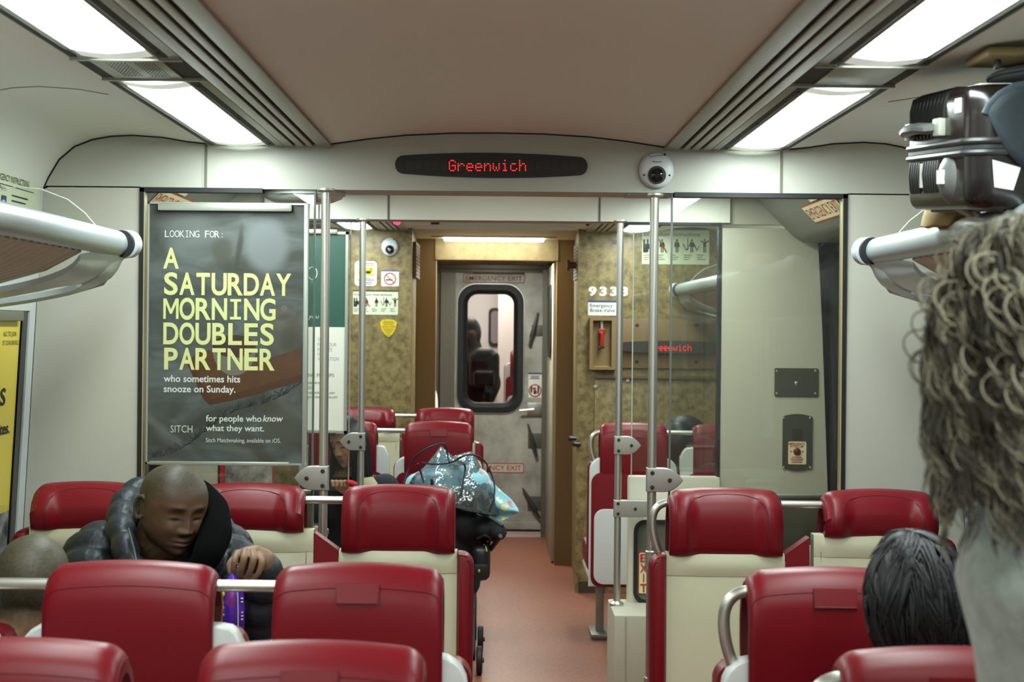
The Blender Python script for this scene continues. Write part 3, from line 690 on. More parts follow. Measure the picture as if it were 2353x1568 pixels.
# ---------------------------------------------------------------- luggage racks
def rack(sg, y0, y1, label, wire=True):
    """y1: far end with its cast bracket"""
    t = thing('luggage_rack', label, 'luggage rack', (sg*1.25, (y0+y1)/2, EYE+.05))
    XT, ZT = 1.110, EYE+.231
    mb = MB(); prof = []
    for k in range(24):
        a = 2*pi*k/24; prof.append((.034*cos(a), .038*sin(a)))
    def ring(y, s, dx=0): return [Vector((sg*(XT+dx+px*s), y, ZT+pz*s)) for px, pz in prof]
    mb.loft([ring(y0, 1), ring(y1-.09, 1), ring(y1-.05, .98, .0), ring(y1-.035, .94, .002)], True, True); build('front_tube', mb, SILVER, t)
    mb = MB(); mb.loft([ring(y1-.040, .98, -.012), ring(y1-.040, 1.04, -.012), ring(y1-.028, 1.04, -.014), ring(y1-.028, .9, -.014)], True, True); build('rubber_gap', mb, BLACK, t)
    # bracket: rounded nose and concave plate with a long hole
    def zs(x): q = max(0, (x-XT)/(1.50-XT)); return EYE+.226-.160*q**.32
    mb = MB(); N = 22; top = []; cols = []
    for i in range(N+1):
        q = i/N; x = XT-.012+(1.505-XT+.012)*q
        yo = y1 - .03*q - .25*max(0, q-.75)**2; yi = y1-.03-.39*ss(0, .04, q) - .03*q
        h0 = ss(.22, .34, q)*(1-.0*ss(.95, 1, q)); w_ = (yo-yi)
        a = yi+w_*(.72-.30*h0); b = yi+w_*(.72+.16*h0)
        z = zs(max(x, XT)); cols.append([(sg*x, yi, z), (sg*x, a, z-.004), (sg*x, b, z-.008), (sg*x, yo, z-.012)])
    th = .016
    for j0, j1 in ((0, 1), (2, 3)):
        r1 = [Vector(c_[j0]) for c_ in cols]; r2 = [Vector(c_[j1]) for c_ in cols]; dn = Vector((0, 0, -th)); mid = [(p+q)/2+Vector((0, 0, -.006)) for p, q in zip(r1, r2)]
        rings = []
        for p, q, m_ in zip(r1, r2, mid): rings.append([p, m_+Vector((0, 0, .008)), q, q+dn, m_+dn, p+dn])
        mb.loft(rings, True, True)
    mb.loft([ring(y1-.028, 1.0, -.020), ring(y1-.026, 1.08, -.022), ring(y1-.010, 1.08, -.030), ring(y1+.008, .98, -.030), ring(y1+.016, .72, -.030), ring(y1+.020, .3, -.030)], True, True); 
    mb.tube([(sg*(XT-.03), y1-.0, ZT-.006), (sg*(XT+.01), y1-.006, ZT-.022), (sg*(XT+.06), y1-.01, zs(XT+.06)-.012), (sg*(XT+.15), y1-.012, zs(XT+.15)-.016), (sg*(XT+.30), y1-.03, zs(XT+.30)-.018)], [.034, .030, .022, .014, .010], 14, flat=.6)
    build('end_bracket', mb, mat('cast_silver', (190, 198, 200), .36, .3), t)
    # slats across
    mb = MB(); ny = int((y1-.42-y0)/.062)
    for i in range(ny):
        y = y1-.42-i*.062
        pts = [(sg*(XT+.01), y, ZT-.036), (sg*(XT+.10), y, ZT-.085), (sg*(XT+.22), y, ZT-.120), (sg*1.50, y, ZT-.160)]
        mb.tube(pts, .020, 8, flat=.45, up=(0, 1, 0))
    build('slats', mb, mat('brown_grey_slat', (196, 184, 166), .5), t)
    mb = MB(); mb.box((min(sg*1.485, sg*1.515), y0, ZT-.19), (max(sg*1.485, sg*1.515), y1-.1, ZT-.10), .008); build('wall_rail', mb, SILVER, t)
    if wire:
        y = y1-.06
        arc = [(1.47, .25), (1.47, .34), (1.455, .378), (1.40, .392), (1.33, .387), (1.25, .357), (1.20, .318), (1.165, .278), (1.14, .225)]
        mb = MB(); mb.poly([Vector((sg*x, y, EYE+z)) for x, z in arc]+[Vector((sg*1.30, y, EYE+.13)), Vector((sg*1.47, y, EYE+.10))]); g = build('end_guard', mb, glassmat('clear_acrylic', (240, 244, 240), .8, .02, 1.3), t)
        mb = MB(); mb.tube([(sg*x, y, EYE+z) for x, z in arc], .0017, 6); build('guard_edge', mb, mat('acrylic_edge', (236, 238, 226), .3), g)
    return t
rack(-1, -.6, 4.62, 'silver tubular luggage rack with ribbed shelf, empty, on the emergency instructions side')
rack(1, -.6, 4.62, 'silver tubular luggage rack carrying the dark hard suitcase')
rack(1, 7.15, 9.50, 'silver luggage rack seen through the glass in front of the brown end wall', True)
rack(-1, 7.15, 9.50, 'silver luggage rack behind the green poster in the far section', False)

# ---------------------------------------------------------------- posters
def frame(mb, x0, z0, x1, z1, w_, y, th):
    mb.box((x0, y, z0), (x0+w_, y+th, z1)); mb.box((x1-w_, y, z0), (x1, y+th, z1)); mb.box((x0, y, z0), (x1, y+th, z0+w_)); mb.box((x0, y, z1-w_), (x1, y+th, z1))
YP = NEAR-.004
a, b = P(335, 1066, YP), P(708, 468, YP)
po = thing('advert_poster', 'framed grey poster headed LOOKING FOR with yellow capitals over a teapot picture', 'poster', ((a.x+b.x)/2, YP, a.z))
def fabricmat(org):
    """printed picture: grey cloth with soft pillows, folds and a teapot, all in the print itself"""
    m = mat('poster_grey_cloth', (92, 98, 94), .38, spec=.3); nt = m.node_tree; bs = nt.nodes['Principled BSDF']
    tc = nt.nodes.new('ShaderNodeTexCoord'); mp = nt.nodes.new('ShaderNodeMapping'); mp.inputs['Rotation'].default_value = (0, radians(35), 0); mp.inputs['Scale'].default_value = (1.0, 1, 3.0)
    n = nt.nodes.new('ShaderNodeTexNoise'); n.inputs['Scale'].default_value = 3.2; n.inputs['Detail'].default_value = 3; n.inputs['Distortion'].default_value = 1.4
    r = nt.nodes.new('ShaderNodeValToRGB'); e = r.color_ramp.elements
    e[0].position = .3; e[0].color = rgb(78, 82, 72); e[1].position = .72; e[1].color = rgb(126, 134, 132); q = e.new(.5); q.color = rgb(100, 106, 102)
    nt.links.new(tc.outputs['Object'], mp.inputs[0]); nt.links.new(mp.outputs[0], n.inputs['Vector']); nt.links.new(n.outputs[0], r.inputs[0]); last = r.outputs[0]
    wn_ = nt.nodes.new('ShaderNodeTexNoise'); wn_.inputs['Scale'].default_value = 7.0; wn_.inputs['Detail'].default_value = 2; nt.links.new(tc.outputs['Object'], wn_.inputs['Vector'])
    for (px, py, rx, ry, rot, col, soft, amt, wob) in [
        (440, 520, 92, 70, 10, (132, 140, 138), .75, .8, .25), (618, 560, 64, 78, 0, (146, 154, 154), .45, .9, .12), (520, 570, 34, 40, 0, (94, 94, 80), .6, .85, .2),
        (560, 560, 10, 80, 6, (74, 78, 68), .8, .85, .25), (520, 650, 170, 22, -4, (84, 90, 88), .9, .6, .4), (600, 655, 60, 10, 8, (64, 72, 70), .9, .6, .4),
        (400, 760, 22, 120, -28, (76, 82, 74), .9, .7, .3), (430, 800, 20, 120, -34, (128, 134, 128), .9, .5, .3), (380, 960, 26, 150, -52, (134, 140, 136), .9, .7, .3), (420, 985, 20, 150, -50, (70, 74, 66), .9, .7, .3),
        (665, 960, 90, 60, 40, (98, 94, 78), .7, .7, .3), (620, 1040, 120, 30, 52, (82, 80, 68), .8, .7, .3), (560, 1020, 14, 120, -58, (120, 118, 104), .9, .4, .3),
        (655, 765, 46, 56, 0, (104, 102, 90), .25, .95, .03), (668, 782, 34, 46, 0, (84, 82, 70), .8, .8, .05), (645, 742, 26, 22, 0, (122, 120, 108), .9, .7, .05), (653, 722, 31, 18, -4, (112, 110, 98), .2, .95, .02), (653, 709, 9, 8, 0, (124, 122, 110), .3, .95, .0), (653, 728, 31, 12, -4, (86, 84, 72), .9, .6, .0)]:
        c = P(px, py, YP); g = nt.nodes.new('ShaderNodeMapping'); g.vector_type = 'TEXTURE'
        g.inputs['Location'].default_value = (c.x-org.x, 0, c.z-org.z); g.inputs['Rotation'].default_value = (0, radians(rot), 0); g.inputs['Scale'].default_value = (rx*YP/F, 5, ry*YP/F)
        ad = nt.nodes.new('ShaderNodeVectorMath'); ad.operation = 'MULTIPLY_ADD'; ad.inputs[1].default_value = (wob*.12,)*3
        nt.links.new(wn_.outputs['Color'], ad.inputs[0]); nt.links.new(tc.outputs['Object'], ad.inputs[2]); nt.links.new(ad.outputs[0], g.inputs[0])
        sx_ = nt.nodes.new('ShaderNodeVectorMath'); sx_.operation = 'MULTIPLY'; sx_.inputs[1].default_value = (1, 0, 1); nt.links.new(g.outputs[0], sx_.inputs[0])
        L = nt.nodes.new('ShaderNodeVectorMath'); L.operation = 'LENGTH'; nt.links.new(sx_.outputs[0], L.inputs[0])
        mr = nt.nodes.new('ShaderNodeMapRange'); mr.interpolation_type = 'SMOOTHSTEP'; mr.inputs[1].default_value = 1.0; mr.inputs[2].default_value = 1-soft; mr.inputs[3].default_value = 0; mr.inputs[4].default_value = amt; nt.links.new(L.outputs['Value'], mr.inputs[0])
        mx = nt.nodes.new('ShaderNodeMix'); mx.data_type = 'RGBA'; mx.inputs[7].default_value = rgb(*col); nt.links.new(mr.outputs[0], mx.inputs[0]); nt.links.new(last, mx.inputs[6]); last = mx.outputs[2]
    dk = nt.nodes.new('ShaderNodeMix'); dk.data_type = 'RGBA'; dk.blend_type = 'MULTIPLY'; dk.inputs[0].default_value = 1.0; dk.inputs[7].default_value = (.62, .62, .62, 1); nt.links.new(last, dk.inputs[6])
    nt.links.new(dk.outputs[2], bs.inputs['Base Color'])
    return m
mb = MB(); mb.box((a.x+.006, YP, a.z+.004), (b.x-.006, YP+.006, b.z-.004)); sheet = build('sheet', mb, fabricmat(Vector(((a.x+b.x)/2, 0, a.z))), po)
PR = [.3]
def art(name, pts, col, lay, var=None):
    mb = MB(); mb.poly([P(x, y, YP-.0002*lay) for x, y in pts]); return build(name, mb, mat('print_'+name, col, .3, var=var), sheet)
def blob(cx, cy_, rx, ry, rot=0, n=28, wob=0.0, seed=0):
    rnd = random.Random(seed); ph = [rnd.uniform(0, 6.28) for _ in range(3)]; out = []
    for k in range(n):
        t = 2*pi*k/n; s_ = 1+wob*(sin(2*t+ph[0])+.6*sin(3*t+ph[1])+.4*sin(5*t+ph[2])); x, y = rx*cos(t)*s_, ry*sin(t)*s_
        out.append((cx+x*cos(rot)-y*sin(rot), cy_+x*sin(rot)+y*cos(rot)))
    return out
art('printed_board', [(430, 836), (452, 808), (520, 800), (600, 830), (693, 800), (693, 872), (640, 888), (560, 912), (482, 931), (470, 920)], (92, 62, 38), 2, (14, (70, 46, 28), .3))
art('printed_board_edge', [(430, 836), (436, 838), (486, 918), (560, 899), (640, 875), (693, 860), (693, 876), (560, 914), (482, 931), (466, 915)], (74, 46, 28), 2.4)
art('printed_cup', [(488, 792)]+[(538-50*cos(t*pi/16), 800+64*sin(t*pi/16)) for t in range(0, 17)]+[(588, 792)], (110, 108, 98), 3, (6, (96, 94, 84), .3))
art('printed_tea', blob(538, 796, 50, 26, .03), (62, 44, 34), 4)
mb = MB(); rnd = random.Random(4)
for k in range(170):
    q = rnd.random(); x = 345+340*q; y = 1052-24*sin(q*3)-(q**1.5)*168 + 10*sin(q*9)
    an = rnd.uniform(-2.4, -.6); L = rnd.uniform(10, 24)
    p0 = P(x, y, YP-.0004); p1 = P(x+L*.5*cos(an)+rnd.uniform(-4, 4), y+L*.5*sin(an), YP-.0004); p2 = P(x+L*cos(an), y+L*sin(an)+3, YP-.0004)
    mb.tube([p0, p1, p2], .0009, 3, cap=False, flat=.3, up=(1, 0, 0))
build('printed_fringe', mb, mat('print_fringe', (26, 29, 26), .6), sheet)
LT = YP-.0010
YELL = mat('poster_yellow', (204, 208, 140), .45); WHT = mat('poster_white', (208, 212, 206), .45)
mb = MB()
for s_, xr, yt, yb in (('A', 410, 571, 616), ('SATURDAY', 668, 628, 676), ('MORNING', 632, 686, 733), ('DOUBLES', 630, 743, 790), ('PARTNER', 630, 801, 848)):
    n = len(s_); textpx(mb, s_, 374, xr+2, yb, yt, LT, bold=.024, mono=True, res=5)
build('headline', mb, YELL, sheet)
mb = MB()
textpx(mb, 'LOOKING FOR:', 378, 516, 545, 529.5, LT, bold=.0, mono=True)
textpx(mb, 'who sometimes hits', 376, 552, 877.5, 862.5, LT, bold=.018)
textpx(mb, 'snooze on Sunday.', 376, 541, 901, 886, LT, bold=.018)
textpx(mb, 'for people who', 473, 601, 968.5, 954.5, LT, bold=.015); textpx(mb, 'know', 604, 649, 969, 955, LT, bold=.015, shear=.2)
textpx(mb, 'what they want.', 473, 607, 990.5, 977, LT, bold=.015)
textpx(mb, 'Sitch Matchmaking, available on iOS.', 473, 645, 1016.5, 1007, LT)
textpx(mb, 'SITCH', 392, 442, 994, 978, LT, bold=-.005)
build('lettering', mb, WHT, sheet)
mb = MB(); frame(mb, a.x, a.z, b.x-.004, b.z, .006, YP-.008, .014); 
p = P(700, 1060, YP); mb.box((p.x-.008, YP-.014, a.z), (p.x+.008, YP+.004, b.z), .003)
build('frame', mb, mat('poster_frame_grey', (176, 180, 170), .35, .5), po)
mb = MB(); c0, c1 = P(365, 485, YP), P(673, 470, YP); mb.box((c0.x, YP-.022, c0.z), (c1.x, YP-.006, c1.z), .007); build('clip_bar', mb, mat('clip_bar_grey', (186, 190, 178), .3, .6), po)
mb = MB(); c0, c1 = P(345, 1068, YP), P(665, 1062, YP); mb.box((c0.x, YP-.012, c0.z), (c1.x, YP-.006, c1.z), .002); build('bottom_bar', mb, mat('clip_bar_grey', (186, 190, 178), .3, .6), po)

# green and white poster on the far glass
YG = FAR-.006
a, b = P(530, 991, YG), P(801, 533, YG)
po = thing('advert_poster', 'framed green and white property poster hanging behind the left steel pole', 'poster', ((a.x+b.x)/2, YG, a.z))
zm = P(750, 752, YG).z
mb = MB(); mb.box((a.x, YG, zm), (b.x-.004, YG+.006, b.z)); build('green_field', mb, mat('poster_green', (44, 84, 72), .4), po)
mb = MB(); mb.box((a.x, YG, a.z), (b.x-.004, YG+.006, zm)); build('white_field', mb, mat('poster_offwhite', (222, 222, 208), .4), po)
mb = MB(); c0 = P(719, 628, YG-.001)
o = [(11.5*cos(t*pi/16), 15*sin(t*pi/16)) for t in range(32)]; i_ = [(9.6*cos(t*pi/16), 14*sin(t*pi/16)) for t in range(32)]
mb.loft([[P(718+x, 628+y, YG-.001) for x, y in o], [P(718+x, 628+y, YG-.001) for x, y in i_]], True, False)
textpx(mb, 'you th', 709, 748, 732, 722, YG-.001, shear=.25, bold=-.01)
build('white_lettering', mb, WHT, po)
mb = MB()
for s_, x1, y in (('SCAN', 752, 784), ('FOR YOUR', 773, 796), ('PRIVATE', 763, 808), ('HOME', 752, 818), ('VALUATION', 778, 829)): textpx(mb, s_, 730, x1, y, y-8, YG-.001, bold=-.012, space=1.1)
for s_, x1, y, h in (('NIE PHILLIPS', 768, 866, 7.5), ('alesperson', 741, 882, 6), ('2272', 722, 894, 6), ('oulihanlawrence.com', 769, 905, 6), ('ps.houlihanlawrence.com', 775, 915, 6)):
    textpx(mb, s_, 708, x1, y, y-h, YG-.001, shear=.15 if 'ales' in s_ else 0)
build('grey_lettering', mb, mat('poster_grey_ink', (112, 112, 104), .5), po)
mb = MB(); frame(mb, a.x, a.z-.006, b.x, b.z, .012, YG-.006, .014)
build('frame', mb, mat('poster_frame_grey', (176, 180, 170), .35, .5), po)
mb = MB(); c0, c1 = P(600, 537, YG), P(776, 528, YG); mb.box((c0.x, YG-.016, c0.z), (c1.x, YG-.004, c1.z), .004); c0, c1 = P(600, 994, YG), P(772, 988, YG); mb.box((c0.x, YG-.014, c0.z), (c1.x, YG-.004, c1.z), .003)
build('clip_bar', mb, mat('clip_bar_grey', (186, 190, 178), .3, .6), po)
# red framed photo below it
a, b = P(505, 1112, YG), P(628, 1030, YG)
po = thing('photo_poster', 'red edged poster with blurred grey photo low behind the glass under the first poster', 'poster', ((a.x+b.x)/2, YG, a.z))
mb = MB(); mb.box((a.x, YG-.001, a.z-.1), (b.x, YG+.004, b.z)); build('red_field', mb, mat('poster_red', (176, 42, 58), .45), po)
mb = MB(); c0, c1 = P(517, 1130, YG), P(626, 1030, YG); mb.box((c0.x, YG-.003, c0.z-.06), (c1.x, YG+.001, c1.z)); build('photo', mb, mat('print_blurred_photo', (70, 66, 62), .4, var=(9, (190, 186, 178), .16)), po)
# yellow poster on the side wall
def wallpt(sg, y, z, off=.006): return Vector((sg*(wallx(z)-off), y, z))
y0, y1, z0, z1 = 3.9, 4.93, EYE-.80, EYE+.032
po = thing('advert_poster', 'yellow poster over the window under the empty luggage rack', 'poster', (-1.53, (y0+y1)/2, z0))
mb = MB(); zs_ = [z0+(z1-z0)*i/8 for i in range(9)]
mb.loft([[wallpt(-1, y, z, .024) for z in zs_[4:]] for y in (y0, y1-.02)], False, False); mb.loft([[wallpt(-1, y, z, .0235) for z in zs_[2:5]] for y in (y0, y1-.02)], False, False); sh = build('yellow_field', mb, mat('poster_bright_yellow', (226, 204, 76), .4), po)
mb = MB(); mb.loft([[wallpt(-1, y, z, .0235) for z in zs_[0:3]] for y in (y0, y1-.02)], False, False); build('printed_photo', mb, mat('print_city_photo', (52, 60, 66), .4, var=(14, (176, 174, 176), .14)), po)
for ya, yb, za, zb_ in ((y0-.02, y0, z0, z1), (y1-.02, y1, z0, z1)):
    mb = MB(); mb.loft([[wallpt(-1, ya, z, .030) for z in zs_], [wallpt(-1, yb, z, .030) for z in zs_], [wallpt(-1, yb, z, .004) for z in zs_]], False, False); build('frame_bar', mb, mat('poster_frame_dark', (64, 62, 50), .4, .4), po)
mb = MB(); mb.box((-wallx(z1)+.016, y0+.05, z1-.03), (-wallx(z1)+.044, y1-.05, z1+.0), .006); build('clip_bar', mb, mat('clip_bar_dim', (128, 126, 108), .35, .5), po)
mb = MB()
def walltext(s_, yr, z, w_, h, **k):
    p = wallpt(-1, yr-w_, z, .0262); text(mb, s_, p, (0, 1, 0), wallpt(-1, 0, z+.1)-wallpt(-1, 0, z), w_, h, **k)
walltext('NG TO JOIN', 4.87, EYE-.045, .125, .014); walltext('ST COWORKING', 4.895, EYE-.072, .155, .014); walltext('S', 4.80, EYE-.255, .05, .05, bold=.02); walltext('suites.', 4.86, EYE-.345, .17, .034, bold=.02)
build('lettering', mb, INK, po)
# emergency instructions, on the wall above the rack
y0, y1 = 4.55, 5.09
sg_ = thing('instruction_sign', 'pale sheet headed EMERGENCY INSTRUCTIONS on the side wall above the empty rack', 'sign', (-1.49, (y0+y1)/2, EYE+.27))
mb = MB(); zz = [EYE+.24, EYE+.30, EYE+.36, EYE+.42, EYE+.456]; mb.loft([[wallpt(-1, y, z, .004) for z in zz] for y in (y0, y1)], False, False); build('sheet', mb, PHOS, sg_)
mb = MB()
def w2(s_, ya, z, w_, h, **k): text(mb, s_, wallpt(-1, ya, z, .0062), (0, 1, 0), wallpt(-1, 0, z+.1)-wallpt(-1, 0, z), w_, h, **k)
w2('EMERGENCY INSTRUCTIONS', 4.62, EYE+.425, .35, .019); w2('Police', 4.68, EYE+.395, .06, .014)
for k in range(5): 
    ya = 4.80; mb.quad(wallpt(-1, ya, EYE+.385-.016*k-(.016 if k > 1 else 0), .0062), (0, 1, 0), (0, 0, 1), .16-.02*(k % 3), .004)
mb.quad(wallpt(-1, 4.60, EYE+.412, .0062), (0, 1, 0), (0, 0, 1), .42, .002)
build('lettering', mb, INK, sg_)
mb = MB()
q = [(4.70, .325), (4.70, .380), (4.745, .380), (4.745, .325)]; qi = [(4.707, .332), (4.707, .368), (4.738, .368), (4.738, .332)]
mb.loft([[wallpt(-1, y, EYE+z, .0064) for y, z in q], [wallpt(-1, y, EYE+z, .0064) for y, z in qi]], True, False); build('phone_icon', mb, BLUEI, sg_)

# ---------------------------------------------------------------- vestibule fittings
for sg, sd, lab in ((-1, 'left', 'above the first poster'), (1, 'right', 'above the intercom pillar')):
    t = thing('door_housing', 'grey slanted housing over the vestibule door, %s' % lab, 'door housing', (sg*1.3, 6.1, EYE+.38))
    mb = MB(); pr = [(sg*1.10, EYE+.585), (sg*1.285, EYE+.40), (sg*1.33, EYE+.375), (sg*1.5, EYE+.375), (sg*1.5, EYE+.44), (sg*1.33, EYE+.585)]
    mb.prism(pr, 1.42, 'y', 5.37); build('cover', mb, mat('housing_grey', (112, 112, 98), .5), t)
    dn = Vector((sg*.185, 0, -.185)).normalized(); nr = Vector((-sg*.7071, 0, -.7071)); s0 = thing('emergency_exit_sign', 'cream EMERGENCY EXIT sticker with red letters on the slanted housing %s' % lab, 'sign', (sg*1.2, 5.9, EYE+.47))
    cc = Vector((sg*1.195, 0, EYE+.490)); 
    rdir = Vector((0, -sg, 0)); ys = 6.20 if sg > 0 else 5.62; up = -dn
    base = Vector((cc.x, ys, cc.z))+dn*.098+nr*.002
    mb = MB(); mb.quad(base, rdir, up, .58, .09); build('border', mb, REDINK, s0, flat=True)
    mb = MB(); mb.quad(base+nr*.0008+rdir*.006+up*.006, rdir, up, .568, .078); build('face', mb, CREAM, s0, flat=True)
    mb = MB(); text(mb, 'EMERGENCY EXIT', base+nr*.0016+rdir*.025+up*.02, rdir, up, .53, .05, bold=.0); build('lettering', mb, REDINK, s0)
    mb = MB(); mb.quad(base+nr*.0008+rdir*.22+up*.094, rdir, up, .16, .03); build('small_label', mb, PHOS, s0, flat=True)
# plate with lock and intercom on the cream pillar panel
YV = FAR
t = thing('lock_plate', 'square dark steel lock plate screwed to the cream pillar above the intercom', 'lock plate', P(1829, 910, YV))
a, b = P(1779, 911, YV), P(1880, 847, YV)
mb = MB(); mb.prism(rrect(a.x, a.z, b.x, b.z, .006), -.006, 'y', YV, .0); pl = build('plate', mb, mat('dark_steel_plate', (112, 110, 98), .35, .85), t)
mb = MB(); mb.lathe([(.008, 0), (.008, -.003), (.006, -.004)], P(1830, 881, YV-.006), 'y', 14); rectpx(mb, 1829, 881, 1831, 887, YV-.0075, .003); build('keyhole', mb, STEEL, pl)
for x, y in ((1785, 853), (1874, 853), (1785, 905), (1874, 905)):
    mb = MB(); mb.lathe([(.006, 0), (.004, -.003), (.0, -.0035)], P(x, y, YV-.006), 'y', 10); build('screw', mb, STEEL, pl)
t = thing('intercom', 'emergency intercom with speaker holes and red button on the cream pillar', 'intercom', P(1831, 1082, YV))
a, b = P(1797, 1078, YV), P(1866, 958, YV); xc = (a.x+b.x)/2; hw = (b.x-a.x)/2
pts = [(a.x, a.z+.008), (a.x, b.z)] + [(xc+hw*q, b.z+.012*(1-q*q)) for q in [-.8, -.4, 0, .4, .8]] + [(b.x, b.z), (b.x, a.z+.008)] + [(xc+hw*q, a.z+.008-.014*(1-q*q)) for q in [.8, .4, 0, -.4, -.8]]
mb = MB(); mb.loft([[Vector((x, YV+.001, z)) for x, z in pts], [Vector((x, YV-.008, z)) for x, z in pts]], True, True); pl = build('plate', mb, mat('dark_steel_plate', (112, 110, 98), .35, .85), t)
mb = MB()
for i in range(10):
    for j in range(9): mb.lathe([(.0018, 0), (.0016, -.001)], P(1821+i*2.5, 987+j*3.1, YV-.0085), 'y', 6)
build('speaker_holes', mb, BLACKP, pl)
a, b = P(1810, 1067, YV), P(1852, 1015, YV)
mb = MB(); mb.prism(rrect(a.x, a.z, b.x, b.z, .006), -.002, 'y', YV-.008); fc = build('label_face', mb, CREAM, t)
mb = MB(); textpx(mb, 'EMERGENCY', 1812, 1850, 1022.5, 1017.5, YV-.0108, bold=.02); textpx(mb, 'INTERCOM', 1816, 1846, 1028.5, 1023.5, YV-.0108, bold=.02)
for k, w_ in enumerate((22, 30, 26, 24)): rectpx(mb, 1831-w_/2, 1050.5+k*4, 1831+w_/2, 1052+k*4, YV-.0106, .0003)
for sx in (-1, 1): mb.poly([P(1831+sx*10.5, 1038, YV-.0108), P(1831+sx*15, 1035.5, YV-.0108), P(1831+sx*15, 1040.5, YV-.0108)])
build('lettering', mb, REDINK, fc, normals=False)
mb = MB(); mb.lathe([(.016, 0), (.016, -.006), (.012, -.009), (0, -.010)], P(1831, 1038, YV-.010), 'y', 20); build('button', mb, mat('dark_red_button', (92, 20, 22), .35), t)
for x, y in ((1801, 961), (1862, 961), (1801, 1075), (1862, 1075)):
    mb = MB(); mb.lathe([(.006, 0), (.004, -.003), (.0, -.0035)], P(x, y, YV-.008), 'y', 10); build('screw', mb, STEEL, pl)

# ---------------------------------------------------------------- signs on the brown end walls
B0 = BULK-.001
def sheet_px(parent, px0, py0, px1, py1, d, m, name='face', rad=.006):
    a, b = P(px0, py1, d), P(px1, py0, d); mb = MB(); mb.prism(rrect(a.x, a.z, b.x, b.z, rad, 3), -.002, 'y', d); return build(name, mb, m, parent)
def fig(mb, cx, yt, h, d, arms=0):
    """little pictogram person"""
    mb.lathe([(h*.085*d/F, 0), (h*.08*d/F, -.0004)], P(cx, yt+h*.09, d), 'y', 10)
    rectpx(mb, cx-h*.11, yt+h*.2, cx+h*.11, yt+h*.58, d, .0004)
    rectpx(mb, cx-h*.10, yt+h*.55, cx-h*.02, yt+h, d, .0004); rectpx(mb, cx+h*.02, yt+h*.55, cx+h*.10, yt+h, d, .0004)
    for s_ in (-1, 1):
        y2 = yt+h*(.12 if arms else .58); x2 = cx+s_*h*(.33 if arms else .17)
        mb.tube([P(cx+s_*h*.1, yt+h*.24, d), P(x2, y2, d)], h*.045*d/F, 4)
def evacuation(px0, py0, px1, py1, label):
    d = B0; W, H = px1-px0, py1-py0
    t = thing('evacuation_sign', label, 'sign', P((px0+px1)/2, py1, d))
    f = sheet_px(t, px0, py0, px1, py1, d, PHOS)
    d2 = d-.0025; mb = MB()
    rectpx(mb, px0, py0, px1, py0+H*.035, d2, .0004)
    text(mb, 'Evacuation Instructions', P(px0+W*.03, py0+H*.21, d2), (1,0,0), (0,0,1), W*.83*d/F, H*.11*d/F, bold=.008)
    build('heading', mb, INK, f)
    mb = MB(); ty = py0+H*.30; fh = H*.38
    rectpx(mb, px0+W*.015, ty, px0+W*.05, ty+fh, d2, .0004); rectpx(mb, px0+W*.05, ty+fh*.35, px0+W*.15, ty+fh*.75, d2, .0004); rectpx(mb, px0+W*.07, ty, px0+W*.10, ty+fh*.4, d2, .0004)
    mb.ell(P(px0+W*.06, ty+fh*.85, d2), (W*.04*d/F, .0004, H*.06*d/F))
    for k, (q, ar) in enumerate(((.30, 0), (.52, 0), (.74, 0), (.93, 1))): fig(mb, px0+W*q, ty, fh, d2, ar)
    for q in (.66, .82): mb.tube([P(px0+W*(q-.05), ty+fh*.35, d2), P(px0+W*q, ty+fh*.85, d2), P(px0+W*(q+.03), ty+fh*.5, d2)], W*.008*d/F, 4)
    mb.tube([P(px0+W*.68, ty-fh*.1, d2), P(px0+W*.68, ty+fh*.8, d2)], W*.006*d/F, 4)
    build('pictograms', mb, INK, f)
    mb = MB(); mb.tube([P(px0+W*.25, ty, d2-.001), P(px0+W*.37, ty+fh, d2-.001)], W*.010*d/F, 4); build('red_slash', mb, REDINK, f)
    mb = MB()
    for k in range(5):
        x = px0+W*(.02+.2*k)
        for j in range(3): rectpx(mb, x, py0+H*(.74+.06*j), x+W*(.12-.02*((j+k) % 3)), py0+H*(.765+.06*j), d2, .0003)
        if k: rectpx(mb, x-W*.02, py0+H*.28, x-W*.018, py1-H*.04, d2, .0003)
    build('small_print', mb, mat('grey_print', (120, 124, 108), .6), f)
evacuation(811, 668, 915, 723, 'pale Evacuation Instructions sign under the no smoking sign')
evacuation(1475, 525, 1630, 607, 'larger pale Evacuation Instructions sign seen behind the two right poles')
t = thing('no_smoking_sign', 'white no smoking sticker with blue top edge on the brown wall', 'sign', P(895, 658, B0)); f = sheet_px(t, 876, 622, 917, 658, B0, PAPER)
mb = MB(); rectpx(mb, 876, 622, 917, 624, B0-.0022, .0004); build('blue_edge', mb, BLUEI, f)
mb = MB(); rectpx(mb, 886, 642, 902, 645, B0-.0022, .0004); mb.tube([P(904, 643, B0-.0024), P(905, 638, B0-.0024), P(900, 635, B0-.0024), P(903, 631, B0-.0024)], .0016, 4); build('cigarette', mb, INK, f)
mb = MB(); c = P(896, 641, B0-.003); R = 13*BULK/F; mb.tube([c+Vector((R*cos(k*pi/14), 0, R*sin(k*pi/14))) for k in range(28)], .0032, 6, closed=True); mb.tube([c+Vector((-R*.7, 0, R*.7)), c+Vector((R*.7, 0, -R*.7))], .003, 6); build('ring', mb, REDINK, f)
t = thing('camera_notice', 'white notice with yellow camera symbol partly behind the thin pole', 'sign', P(840, 657, B0)); f = sheet_px(t, 815, 601, 866, 657, B0, PAPER, rad=.02)
mb = MB(); rectpx(mb, 823, 615, 858, 634, B0-.0022, .0005); build('yellow_box', mb, YELI, f)
mb = MB(); mb.ell(P(846, 626, B0-.003), (.018, .0006, .010)); mb.tube([P(852, 624, B0-.003), P(853, 617, B0-.003)], .003, 4)
